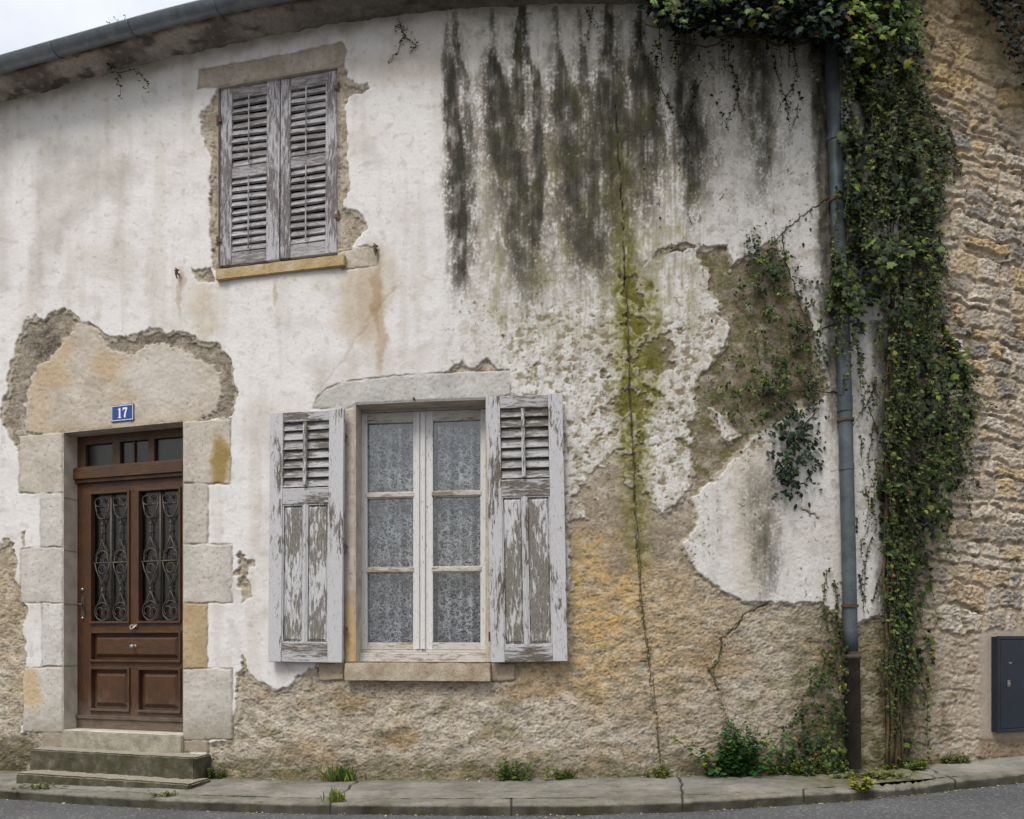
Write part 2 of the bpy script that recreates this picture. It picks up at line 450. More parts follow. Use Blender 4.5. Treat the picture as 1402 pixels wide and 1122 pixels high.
M_RUST = mat_metal("rusty_iron", (72, 52, 42), (108, 84, 68), 0.7, 0.3)
M_ZINC = mat_metal("blue_grey_zinc", (62, 71, 77), (94, 103, 108), 0.5, 0.25, (70, 82, 62))
M_GUT = mat_metal("grey_zinc_gutter", (98, 104, 111), (130, 136, 143), 0.42, 0.45)
M_CAST = mat_metal("mossy_cast_iron", (48, 42, 36), (86, 76, 64), 0.8, 0.1, (78, 80, 48))
M_GLASS = mat_glass("window_glass", (0.94, 0.95, 0.96, 1), 0.09)
M_DGLASS = mat_glass("dusty_door_glass", (0.35, 0.34, 0.32, 1), 0.03, 0.25)
M_LACE = mat_lace()
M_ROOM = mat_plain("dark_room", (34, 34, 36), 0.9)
M_DARK = mat_plain("dusty_glass_backing", (68, 64, 60), 0.6)
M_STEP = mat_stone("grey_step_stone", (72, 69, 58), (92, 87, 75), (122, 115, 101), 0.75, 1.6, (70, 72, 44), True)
M_SILL = mat_stone("beige_sill_stone", (136, 122, 104), (168, 154, 134), (188, 177, 160), 0.1)
M_USILL = mat_stone("ochre_sill_stone", (160, 136, 98), (180, 158, 120), (190, 176, 150), 0.05)
M_TILE = mat_stone("clay_roof_tile", (112, 72, 52), (146, 98, 72), (164, 122, 94), 0.5)
M_LEAF = mat_leaf("leaf")
M_STEM = mat_plain("woody_stem", (84, 72, 54), 0.9, 0, 0.2, 0.3)
M_ASPH = mat_asphalt()
M_NAVY = mat_metal("navy_enamel", (26, 33, 44), (34, 42, 54), 0.4, 0.1)
M_BLUE = mat_plain("blue_enamel", (24, 58, 130), 0.25, 0, 0.6, 0.06)
M_WHITE = mat_plain("white_enamel", (226, 228, 232), 0.3, 0, 0.5, 0.03)
M_STEEL = mat_metal("tarnished_steel", (138, 134, 128), (186, 182, 176), 0.35, 0.8)

# ================================================================== THE HOUSE
ZE = 5.80                                                 # where the wall meets the eaves
hx, hy = wall_xy(float(s_of_px(600)))
HB = (float(hx), float(hy), float(base_z(600)))
house = empty("house", HB, "weathered plastered village house with peeling walls, grey shutters and brown door", "house")

FD = Frame(178); FW = Frame(578); FU = Frame(382)
S_DOOR = (float(s_of_px(89)), float(s_of_px(252)), FD.lz(1003), FD.lz(585))
S_WIN = (float(s_of_px(488)), float(s_of_px(665)), FW.lz(906), FW.lz(551))
S_UP = (float(s_of_px(300)), float(s_of_px(463)), FU.lz(361), FU.lz(107))
OPEN = [S_DOOR, S_WIN, S_UP]

# ---------------- traced outlines (photo pixels) of the places where the plaster has fallen
PEEL = [
 [(4,578),(6,545),(15,509),(27,473),(36,444),(50,430),(62,438),(73,430),(89,422),(104,429),(114,439),(126,444),(138,452),(149,458),(170,464),(184,461),(216,450),(233,457),(252,452),(269,459),(284,470),(301,474),(315,490),(324,509),(326,545),(322,565),(318,573),(290,577),(255,582),(90,596),(60,598),(30,600),(26,620),(14,599)],
 [(-900,905),(-520,880),(-330,820),(-180,790),(-90,765),(0,748),(17,738),(24,778),(30,808),(37,827),(34,865),(37,880),(36,915),(35,1003),(60,1003),(90,1003),(90,1120),(-900,1120)],
 [(320,947),(322,925),(330,915),(337,898),(340,915),(352,930),(375,940),(400,938),(412,925),(425,915),(470,905),(480,895),(668,895),(775,890),(782,690),(790,671),(805,660),(817,645),(811,637),(825,617),(840,605),(851,617),(865,650),(881,665),(905,705),(925,697),(931,683),(940,677),(946,683),(957,712),(940,740),(935,752),(941,768),(977,800),(997,814),(1021,826),(1049,822),(1065,830),(1085,830),(1097,824),(1125,830),(1141,845),(1155,850),(1200,846),(1290,835),(1290,1120),(283,1120),(285,1012),(319,1013)],
 [(850,385),(870,380),(885,365),(900,345),(935,335),(960,340),(972,338),(997,338),(1005,366),(1030,346),(1061,330),(1077,382),(1101,422),(1113,459),(1121,499),(1135,535),(1121,547),(1085,567),(1053,583),(1021,611),(1005,631),(993,645),(968,659),(946,683),(935,660),(900,640),(870,600),(850,560),(846,480)],
 # around the upper window
 [(300,118),(290,145),(280,160),(277,178),(285,200),(290,230),(293,260),(290,290),(291,360),(297,372),(320,372),(320,118)],
 [(455,95),(468,88),(478,108),(490,115),(503,112),(507,122),(495,130),(480,135),(473,150),(475,200),(478,230),(474,290),(485,290),(500,300),(503,315),(485,330),(480,345),(468,350),(455,350)],
 # small losses
 [(326,765),(333,757),(338,768),(350,770),(349,779),(340,778),(343,795),(346,820),(338,823),(333,812),(329,795),(333,785),(322,788),(328,776)],
 [(611,511),(622,502),(634,499),(645,507),(654,506),(660,496),(666,494),(675,503),(690,508),(690,516),(611,518)],
 [(31,735),(36,730),(38,750),(34,752)],
 [(262,370),(270,372),(292,368),(296,390),(272,391)],
]
WHITE = [
 [(905,365),(920,352),(950,345),(955,400),(985,430),(1000,450),(985,480),(965,505),(945,500),(940,470),(935,440),(920,435),(910,425),(900,420)],
 [(881,665),(905,705),(925,697),(931,683),(940,677),(942,655),(935,630),(925,600),(915,590),(905,560),(890,545),(880,560),(890,590),(885,620),(880,640)],
 [(972,562),(990,572),(1008,588),(1012,600),(1000,606),(985,588),(975,575)],
 [(892,520),(920,510),(945,520),(950,540),(930,560),(905,548)],
 [(900,572),(925,570),(935,590),(915,600)],
]
STONES = [   # door surround blocks, left then right
 [(29,598),(89,593),(89,676),(29,676)],[(58,676),(89,676),(89,750),(58,750)],[(31,753),(58,750),(89,750),(89,826),(31,826)],
 [(60,826),(89,826),(89,913),(60,913)],[(34,915),(89,913),(89,1003),(34,1003)],[(60,1003),(89,1003),(89,1024),(60,1024)],
 [(252,579),(318,575),(318,663),(252,663)],[(252,663),(287,663),(287,746),(252,746)],[(252,746),(320,746),(320,826),(252,826)],
 [(252,826),(286,826),(286,916),(252,916)],[(252,916),(320,916),(320,1012),(252,1014)],[(252,1014),(287,1014),(287,1030),(252,1030)],
]
DLINTEL = [(39,592),(36,560),(40,530),(50,505),(75,488),(92,460),(105,445),(116,440),(140,455),(150,475),(168,482),(182,482),(200,474),(222,471),(245,478),(270,492),(290,498),(302,512),(304,545),(298,565),(255,581),(89,595)]
WSTONES = [[(430,561),(436,545),(447,534),(470,525),(520,518),(560,515),(620,511),(697,508),(700,542),(665,549),(470,562)],
           [(469,561),(488,558),(488,908),(472,908)],[(665,548),(676,545),(680,908),(665,908)],
           [(437,908),(472,908),(472,931),(438,932)],[(672,908),(705,908),(705,932),(672,932)]]
USTONES = [[(272,124),(275,98),(330,88),(400,75),(468,60),(477,74),(471,92),(455,98),(300,122)],
           [(462,350),(470,345),(505,338),(520,345),(518,366),(470,372)]]

def pxy(X, Y, Z): return X / Y * F + CX, HZ - (Z - EYE) / Y * F

def streak(x, y, pts, fade=1.0):
    """vertical stain: pts rows of (y, x, half width, strength)"""
    P = np.array(pts, float)
    xc = np.interp(y, P[:, 0], P[:, 1]); w = np.interp(y, P[:, 0], P[:, 2]); a = np.interp(y, P[:, 0], P[:, 3], left=0, right=0)
    q = np.abs(x - xc) / (w * 1.18)
    return a * smooth(1.4, 0.4, q)

STREAKS_AND_SHADE = [
 [(18,612,2,.3),(60,614,4,.4),(100,617,8,.75),(150,618,11,.95),(240,628,11,.95),(330,631,11,.9),(380,632,10,.6),(410,632,9,0)],
 [(20,624,2,.6),(80,627,4,.6),(130,640,6,.7),(240,646,6,.5),(360,640,8,.2),(390,640,8,0)],
 [(14,672,2,.4),(40,673,3,.5),(90,675,7,.9),(130,682,17,.95),(200,692,22,.9),(250,704,22,.8),(330,716,18,.65),(420,724,14,.25),(450,724,14,0)],
 [(8,714,5,1),(70,713,5,1),(100,707,6,1),(160,709,9,.8),(210,708,10,.4),(240,708,10,0)],
 [(14,718,2,.4),(78,722,3,.8),(110,732,6,.95),(200,738,8,.95),(300,735,9,.9),(360,727,9,.6),(400,725,9,0)],
 [(12,758,2,.4),(60,761,3,.6),(90,766,7,.75),(140,776,22,.85),(200,788,26,.88),(300,804,30,.8),(360,810,24,.6),(400,814,18,0)],
 [(12,795,2,.4),(55,796,4,.5),(90,797,6,.7),(150,805,9,.65),(190,812,13,.6),(260,826,22,.65),(340,828,16,.35),(380,828,12,0)],
 [(5,834,5,.8),(70,833,8,.85),(120,834,20,.95),(200,845,22,.95),(260,850,22,.75),(330,850,12,.4),(390,850,10,0)],
 [(18,874,2,.9),(60,875,5,.95),(100,878,14,.95),(150,884,20,.9),(210,884,24,.75),(260,878,22,.5),(320,876,16,0)],
 [(40,938,7,.6),(100,940,10,.6),(140,940,16,.85),(200,944,18,.9),(250,946,13,.7),(290,945,7,.3),(330,945,6,0)],
 [(40,1032,14,.6),(110,1034,15,.65),(180,1040,14,.6),(240,1042,11,.35),(300,1042,10,0)],
 [(30,1120,18,.75),(120,1121,14,.8),(250,1128,13,.85),(400,1138,15,.85),(500,1140,13,.7),(580,1146,8,.4),(620,1148,6,0)],
 [(640,1036,16,.15),(680,1040,22,.45),(750,1046,20,.5),(815,1048,16,.3),(835,1048,10,0)],
 [(440,1205,14,.5),(600,1208,13,.45),(760,1212,14,.5),(900,1214,16,.6),(1060,1216,16,.6)],  # grey shade beside the corner, painted into the wall colour
 [(480,1228,12,.9),(700,1228,14,.95),(1060,1226,16,.95)],  # dark of the inner corner, its shade painted into the wall colour
]

def paint_house(x, y):
    n = lambda sx, sy, o, sd: fbm(x / sx, y / sy, o, sd)
    wx = x + 7 * n(34, 34, 3, 1) + 2.6 * n(7, 7, 3, 2); wy = y + 7 * n(34, 34, 3, 3) + 2.6 * n(7, 7, 3, 4)
    sub = np.full(x.shape, -60.0)
    for p in PEEL: sub = np.maximum(sub, sdf(p, wx, wy))
    wh = np.full(x.shape, -60.0)
    for p in WHITE: wh = np.maximum(wh, sdf(p, wx, wy))
    P = np.maximum(-sub, wh)
    # the ragged zone on both sides of the crack
    mz = sdf([(778,520),(800,470),(842,372),(890,350),(955,345),(1000,440),(965,520),(955,640),(940,672),(900,640),(850,700),(784,745),(778,640)], wx, wy)
    mzm = smooth(-14, 22, mz)
    nf = 30 * n(40, 30, 4, 20) + 12 * n(15, 13, 3, 24) + 3 * n(5, 5, 2, 29)
    bias = np.interp(y, [360, 480, 600, 660, 740], [9, 3, -2, -10, -18]) + np.interp(x, [785, 840, 875, 930, 980], [9, 0, -7, 5, -6])
    bias = bias + np.where(wh > -4, 12, 0)
    P = P * (1 - mzm * 0.8) + np.clip(nf + bias, -18, 18) * mzm * 0.9
    # pinholes and flakes missing from the tired plaster on the right
    sp = n(9, 8, 3, 30) + 0.25 * n(3, 3, 2, 31)
    tired = smooth(600, 760, x) * smooth(360, 470, y) * (1 - smooth(1000, 1150, x))
    tired = tired * np.clip(np.maximum(1 - smooth(930, 965, x), 1 - smooth(600, 650, y)) + .15, 0, 1)
    P = np.where((sp > 0.74) & (tired > 0.5) & (P < 60), np.minimum(P, -1.2), P)
    pl = smooth(-1.2, 1.2, P)
    # -------- plaster
    big = n(150, 150, 4, 40); mid = n(38, 38, 4, 41); fine = n(5, 5, 3, 42); drip = fbm(x / 26, y / 260, 4, 43)
    c = np.empty(x.shape + (3,)); c[:] = (224, 221, 219)
    def over(mask, rgb):
        m = np.clip(mask, 0, 1)[..., None]; c[:] = c * (1 - m) + np.array(rgb, float) * m
    def blob(cx_, cy_, rx, ry, soft=0.5):
        q = np.sqrt(((wx - cx_) / rx) ** 2 + ((wy - cy_) / ry) ** 2) + 0.25 * mid
        return smooth(1 + soft * 0.5, 1 - soft * 0.5, q)
    over(smooth(0.05, 0.6, big) * 0.5, (196, 188, 179)); over(smooth(0.1, 0.7, mid) * 0.35, (190, 184, 178)); over(smooth(.25, .6, n(13, 13, 4, 44)) * .4, (186, 178, 168)); over(smooth(0.1, 0.6, -mid) * 0.35, (230, 228, 226))
    over(smooth(0.0, 0.6, drip) * 0.25, (182, 172, 158))
    # damp and rust coloured patches
    for poly, k, col_ in [([(60,195),(150,200),(205,240),(170,262),(132,281),(96,321),(72,373),(48,390),(52,300)], .55, (170,164,155)),
                          ([(-80,190),(12,200),(18,390),(-80,400)], .5, (178,172,164)),
                          ([(505,345),(535,340),(545,390),(525,440),(480,470),(455,440),(470,390)], .5, (184,164,138)),
                          ([(265,395),(290,392),(300,450),(285,480),(262,440)], .5, (188,170,144)),
                          ([(156,270),(172,268),(170,345),(158,345)], .45, (168,158,146)),
                          ([(420,500),(600,470),(600,500),(440,545)], .4, (188,180,170)),
                          ([(470,88),(560,70),(610,90),(600,110),(520,120)], .35, (182,166,146))]:
        over(smooth(-14, 10, sdf(poly, wx, wy)) * k * (0.75 + 0.5 * mid), col_)
    for (a, b, rx, ry, k) in [(523,455,8,55,.5),(505,420,14,60,.35),(517,400,6,40,.5),(248,400,4,30,.4),(380,405,3,18,.4),(1030,700,30,120,.35)]:
        over(blob(a, b, rx, ry, .9) * k, (160, 132, 98))
    right = smooth(590, 650, x + 20 * mid)
    over(right * 0.35, (216, 213, 206))
    # grey algae haze between the streaks
    haze = smooth(640, 700, x) * (1 - smooth(860, 930, x)) * smooth(90, 190, y) * (1 - smooth(330, 440, y))
    over(haze * smooth(-0.3, 0.3, n(26, 60, 4, 50) + 0.7 * n(6, 8, 3, 54)) * 0.72, (112, 104, 93))
    over(right * smooth(0.0, 0.5, n(14, 20, 4, 51) + 0.4 * fine) * 0.5 * (1 - smooth(640, 860, y)), (168, 161, 148))
    # dark streaks
    st = np.zeros(x.shape)
    sx = x + 4.5 * n(22, 46, 3, 52) + 1.8 * n(5, 7, 3, 53) + 4.5 * fbm(x / 9, y / 80, 3, 47)
    lines = fbm(x / 3.6, y / 85, 3, 48)
    for s_ in STREAKS_AND_SHADE: st = np.maximum(st, streak(sx, y, s_))
    veil = np.zeros(x.shape)
    for s_ in STREAKS_AND_SHADE[:11]: veil = np.maximum(veil, streak(sx + 5 * n(14, 30, 3, 58), y - 12, [(q[0], q[1], q[2] * 1.9 + 4, q[3]) for q in s_]))
    veil *= smooth(602, 612, sx)
    thin = smooth(.18, .55, fbm(x / 5.5, y / 150, 3, 59)) * smooth(640, 680, x) * (1 - smooth(1080, 1110, x)) * smooth(330, 150, y) * smooth(20, 90, y)
    gritty = .75 * n(3.0, 4.2, 3, 55) + .45 * n(9, 13, 3, 65); patch = n(18, 40, 3, 56)
    over(veil * smooth(-.55, .30, .8 * gritty + .7 * patch + .3 * lines) * .74, (100, 94, 82))
    grn = smooth(640, 690, x) * (1 - smooth(930, 990, x)) * smooth(150, 260, y) * (1 - smooth(420, 520, y)); over(grn * smooth(-.15, .45, n(24, 44, 4, 49) + .5 * lines) * .5, (142, 136, 100)); over(thin * smooth(-.4, .4, gritty) * .45, (98, 92, 80))
    stm = np.clip(st * (0.90 + 0.55 * patch + .22 * lines + .35 * n(13, 20, 4, 69)), 0, 1) * smooth(-0.75, 0.10, gritty + 0.9 * st + 0.25 * patch - 0.35)
    gm = smooth(-0.1, 0.5, n(30, 50, 3, 57))
    over(stm * 0.95, (58, 56, 49))
    over(stm * gm * 0.45 * smooth(660, 700, x), (82, 84, 48))
    over(stm * smooth(0.3, 0.6, gritty) * 0.45, (116, 108, 95))
    # black specks and lichens
    spk = smooth(0.42, 0.6, n(6, 6, 3, 60)) * smooth(-0.2, 0.4, n(45, 45, 3, 61))
    over(spk * right * smooth(330, 430, y) * 0.75, (88, 82, 70)); over(tired * smooth(.05, .5, .6 * gritty + .7 * n(16, 16, 3, 45)) * .5, (150, 142, 118)); over(tired * smooth(.30, .55, n(4.5, 4.5, 3, 46)) * smooth(-.1, .3, n(30, 30, 3, 61)) * .6, (96, 90, 70))
    over(smooth(0.55, 0.7, n(5, 7, 3, 62)) * smooth(860, 960, x) * 0.6 * (1 - smooth(560, 640, y)), (92, 88, 74))
    over(smooth(0.62, 0.72, n(4, 4, 3, 63)) * 0.4, (140, 130, 118))
    over(smooth(0.35, 0.7, n(20, 20, 4, 64)) * smooth(430, 520, y) * smooth(690, 760, x) * (1 - smooth(840, 900, x)) * .35, (120, 112, 80))
    # yellow green moss by the crack
    crx = np.interp(y, [20,150,270,390,520,640,740,830,900,985,1060], [838,843,850,857,862,868,872,878,890,900,905]) + 2.0 * n(30, 12, 3, 66)
    dc = np.abs(x - crx)
    mcr = smooth(32, 3, dc - 11 * n(14, 14, 3, 67)) * np.interp(y, [150, 250, 330, 385, 560, 640, 760, 800], [0, .25, .35, .9, .9, .7, .4, 0])
    mside = sdf([(846,388),(900,375),(904,470),(902,560),(870,600),(846,540)], wx, wy)
    mcr = np.maximum(mcr, smooth(-10, 14, mside) * (0.72 + 0.5 * n(18, 18, 3, 68)))
    fl = n(11, 9, 4, 33) + .55 * n(34, 30, 3, 34); flk = smooth(.16, .30, fl - .22 * (1 - tired)) * tired * smooth(640, 720, x) * np.maximum(1 - smooth(930, 965, x), 1 - smooth(600, 650, y))
    over(flk * .62, (168, 156, 136)); over(smooth(.32, .48, fl) * tired * .6, (128, 117, 92)); over(flk * smooth(.1, .4, gritty) * .5, (98, 94, 68))
    plaster = c.copy()
    hp = 0.020 - 0.011 * mzm + 0.005 * big + 0.0022 * mid + 0.0009 * fine + right * 0.0016 * gritty - .0035 * flk
    # -------- bare render and rubble below
    rough1 = n(22, 15, 4, 70); rough2 = ridged((x + 6 * n(12, 12, 3, 76)) / 10, (y + 4 * n(12, 12, 3, 77)) / 6.5, 4, 71, .68); rough3 = n(3.6, 2.4, 3, 75)
    c[:] = (176, 164, 148)
    over(smooth(-.1, .5, n(48, 40, 4, 80)) * 0.8, (194, 184, 168)); over(smooth(0, .5, n(36, 30, 4, 81)) * 0.5, (142, 126, 104))
    oc = np.maximum.reduce([blob(828, 810, 62, 110, .8), blob(800, 905, 60, 60, .9) * .8, blob(895, 850, 70, 110, 1.3) * .55, blob(960, 830, 60, 70, 1.2) * .3, blob(20, 850, 40, 100, 1) * .28, blob(740, 915, 40, 25, 1) * .6])
    over(oc * (0.72 + 0.5 * mid + .3 * rough1), (208, 172, 112))
    over(np.maximum.reduce([blob(845, 760, 22, 22, 1), blob(900, 740, 45, 26, 1), blob(830, 710, 40, 28, 1)]) * .75, (156, 143, 128))
    for (a, b, rx, ry, k) in [(610,1005,75,45,.75),(752,985,42,40,.8),(350,1000,60,32,.7),(20,960,40,60,.7),(440,985,50,40,.5),(690,950,60,22,.5),(70,1015,20,22,.5),(1040,930,70,60,.35),(540,1045,90,18,.4)]:
        over(blob(a, b, rx * 1.15, ry * 1.15, 1.0) * k * (0.85 + 0.5 * rough1), (210, 201, 187))
    for (a, b, rx, ry, k) in [(550,1010,22,14,.6),(480,960,30,16,.45),(730,945,40,14,.5),(980,900,40,30,.4),(420,1030,40,14,.4)]:
        over(blob(a, b, rx, ry, .9) * k, (150, 116, 70))
    # door hole rim darker and gritty; patch by the pipe earthy and mossy
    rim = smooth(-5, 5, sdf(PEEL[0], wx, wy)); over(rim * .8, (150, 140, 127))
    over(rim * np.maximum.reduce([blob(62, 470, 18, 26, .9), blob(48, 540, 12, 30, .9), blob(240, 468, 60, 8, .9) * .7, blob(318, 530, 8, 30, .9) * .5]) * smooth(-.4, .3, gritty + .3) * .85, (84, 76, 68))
    mids = smooth(-8, 6, sdf(PEEL[3], wx, wy)); over(mids * .85, (134, 121, 102)); over(mids * smooth(-.3, .35, n(28, 24, 4, 84)) * .72, (98, 95, 54)); over(mids * smooth(.15, .5, n(20, 20, 4, 88)) * .5, (74, 76, 40))
    over(mids * smooth(.1, .5, n(14, 12, 3, 85)) * .5, (160, 148, 126))
    damp = smooth(1020, 1062, y + 10 * rough1); over(damp * .65, (92, 84, 62)); over(damp * smooth(0, .4, n(30, 14, 3, 86)) * .6, (74, 80, 40))
    over(blob(0, 1035, 60, 28, .8) * .7, (62, 56, 42))
    rb = smooth(1040, 1150, x + 40 * rough1) * smooth(800, 900, y); over(rb * .7, (108, 100, 70)); over(rb * smooth(0, .4, n(22, 22, 4, 87)) * .6, (74, 76, 40))
    hs = 0.0 + 0.009 * rough1 + 0.0075 * (rough2 - 0.35) + 0.0040 * rough3
    hs = np.where(sub > 0, hs * (0.35 + 0.65 * smooth(690, 900, y) + 0.2 * rim), hs)
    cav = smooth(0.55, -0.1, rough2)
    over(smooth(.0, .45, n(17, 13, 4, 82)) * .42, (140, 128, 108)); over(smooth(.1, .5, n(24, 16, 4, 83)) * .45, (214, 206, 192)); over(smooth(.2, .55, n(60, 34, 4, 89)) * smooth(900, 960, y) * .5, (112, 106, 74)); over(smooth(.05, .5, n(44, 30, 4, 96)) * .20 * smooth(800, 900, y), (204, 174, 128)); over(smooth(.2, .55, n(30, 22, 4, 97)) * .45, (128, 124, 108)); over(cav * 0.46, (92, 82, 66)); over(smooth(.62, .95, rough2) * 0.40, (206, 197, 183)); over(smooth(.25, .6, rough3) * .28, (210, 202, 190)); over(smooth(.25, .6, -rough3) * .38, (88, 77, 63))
    # -------- compose
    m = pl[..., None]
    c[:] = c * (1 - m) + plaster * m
    over(mcr * 0.9 * (0.6 + 0.6 * smooth(-.3, .3, n(9, 9, 3, 90))), (112, 108, 40)); over(mcr * smooth(.1, .5, n(13, 13, 3, 91)) * .7, (78, 76, 32))
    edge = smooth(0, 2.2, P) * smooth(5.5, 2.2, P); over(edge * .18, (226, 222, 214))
    lip = smooth(-3.2, -0.8, P) * smooth(1.0, -0.3, P); over(lip * .36 * smooth(-.4, .3, n(26, 26, 2, 95)) * smooth(30, 0, mz + 15), (96, 86, 74))  # lip: shadow line along the plaster edge, painted into the colour
    un = smooth(-1.2, 1.2, P + 3.5 + 9 * n(20, 20, 3, 93) + 2.5 * n(6, 6, 2, 94)) * (1 - pl); over(un * .75, (190, 180, 164)); over(un * smooth(.1, .5, gritty) * .5, (150, 138, 118))
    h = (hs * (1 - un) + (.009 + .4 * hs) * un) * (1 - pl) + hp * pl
    # -------- stones of the openings
    part = np.zeros(x.shape, np.int8)
    ux = x + 1.6 * n(16, 16, 3, 100); uy = y + 1.6 * n(16, 16, 3, 101)
    pit = smooth(.45, .62, n(4.2, 4.2, 3, 102))
    def stone(poly, tint, pid, lvl, rgh=1.0, joint=True):
        d = sdf(poly, ux, uy) if joint else sdf(poly, x + .8 * (wx - x), y + .8 * (wy - y)) + 3 * n(6, 6, 3, 108)
        inn = smooth(-0.8, 0.8, d) if joint else smooth(-2.5, 2.5, d)
        cc = np.empty(c.shape); cc[:] = tint
        v = (n(30, 30, 4, 103 + pid) * 16 + n(7, 7, 3, 104) * 10)[..., None]
        cc = cc + v - (pit * 34)[..., None]
        c[:] = c * (1 - inn[..., None]) + cc * inn[..., None]
        hh = lvl + rgh * (0.0025 * n(30, 30, 3, 105) + 0.0016 * n(6, 6, 3, 106)) - 0.002 * pit
        h[:] = h * (1 - inn) + hh * inn
        if joint:
            j = smooth(1.7, 0.5, np.abs(d))
            jv = j * smooth(-.7, .3, n(22, 22, 3, 107 + pid)); over(jv * .45, (128, 118, 106)); h[:] = h - jv * 0.006
        part[:] = np.where(d > 0, pid, part)
        return d
    stone(DLINTEL, (194, 184, 171), 1, 0.013, 1.4, False)
    dl = smooth(0, 6, sdf(DLINTEL, wx, wy))
    over(dl * np.maximum.reduce([blob(70, 515, 26, 24, .9), blob(55, 560, 16, 40, .9) * .7, blob(150, 500, 22, 26, .9), blob(88, 478, 14, 18, .9), blob(175, 545, 18, 10, 1) * .6]) * .5, (188, 158, 118))
    over(dl * smooth(.05, .5, mid) * .4, (158, 144, 124)); over(dl * blob(225, 515, 55, 35, .8) * .6, (206, 201, 194))
    over(dl * smooth(570, 590, y + 0.09 * (x - 170)) * .5, (186, 164, 128))
    tints = [(190,182,170),(198,194,187),(196,190,183),(203,199,194),(197,191,183),(182,172,156),(192,184,172),(188,181,170),(197,191,183),(178,160,130),(193,187,179),(180,170,154)]
    for p, t in zip(STONES, tints): stone(p, t, 1, 0.022)
    over(blob(304, 630, 14, 34, .8) * (part == 1) * .85, (150, 124, 72)); over(blob(272, 865, 14, 45, .9) * (part == 1) * .5 * (.7 + .8 * mid), (180, 146, 98)); over(blob(46, 942, 13, 28, .9) * .55, (196, 160, 108))
    over((part == 1) * smooth(960, 1015, y + 14 * rough1) * .45, (122, 112, 92))
    for p, t in zip(WSTONES, [(192,189,184),(190,180,166),(190,180,166),(176,160,138),(172,156,134)]): stone(p, t, 2, 0.019)
    over(blob(482, 870, 10, 50, .9) * (part == 2) * .7, (198, 162, 110))
    for p, t in zip(USTONES, [(176,166,153),(188,178,164)]): stone(p, t, 3, 0.019)
    over((part == 3) * smooth(0, .5, mid) * .4, (150, 138, 118))
    # -------- the crack itself
    ck = smooth(1.6, 0.4, dc) * smooth(100, 170, y) * smooth(0.1, -0.2, n(3, 26, 2, 110) - .25)
    over(ck * np.interp(y, [370, 400, 760], [.7, .35, .3]), (40, 36, 24)); h -= ck * 0.014
    for line in [[(1049,826),(1010,852),(990,872),(985,905),(972,915),(985,945)], [(1095,695),(1108,708),(1120,712)], [(540,400),(520,420),(450,520),(432,552)], [(455,88),(478,85),(486,70)]]:
        q = np.full(x.shape, 99.0)
        for (a, b), (e, f_) in zip(line[:-1], line[1:]):
            ex, ey = e - a, f_ - b; L = ex * ex + ey * ey
            t = np.clip(((wx - a) * ex + (wy - b) * ey) / L, 0, 1); q = np.minimum(q, np.hypot(wx - a - t * ex, wy - b - t * ey))
        ck = smooth(2.2, 0.6, q) * (.7 if line[0][0] > 1000 else .09); over(ck, (60, 52, 38)); h -= ck * 0.010
    # darker band along the eaves line
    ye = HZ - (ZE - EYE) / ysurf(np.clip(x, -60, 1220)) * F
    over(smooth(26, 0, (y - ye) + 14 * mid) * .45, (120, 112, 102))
    grit = np.clip(.16 + .30 * right * pl + .62 * (1 - pl) + .25 * stm, 0, 1); grit = np.where(part > 0, .38, grit)
    return np.clip(c, 10, 245), h, part, grit

ALB = 0.93
def cols_rows():
    s_fine = float(s_of_px(-60)); s_end = float(WS[-1])
    s = np.r_[np.arange(0, s_fine, 0.04), np.arange(s_fine, s_end, GRID)]
    s[-1] = s_end
    z = np.arange(float(base_z(-300)) - 0.35, ZE + 0.02, GRID)
    for (a, b, z0, z1) in OPEN:
        for v in (a, b): s[np.argmin(np.abs(s - v))] = v
        for v in (z0, z1): z[np.argmin(np.abs(z - v))] = v
    return s, z

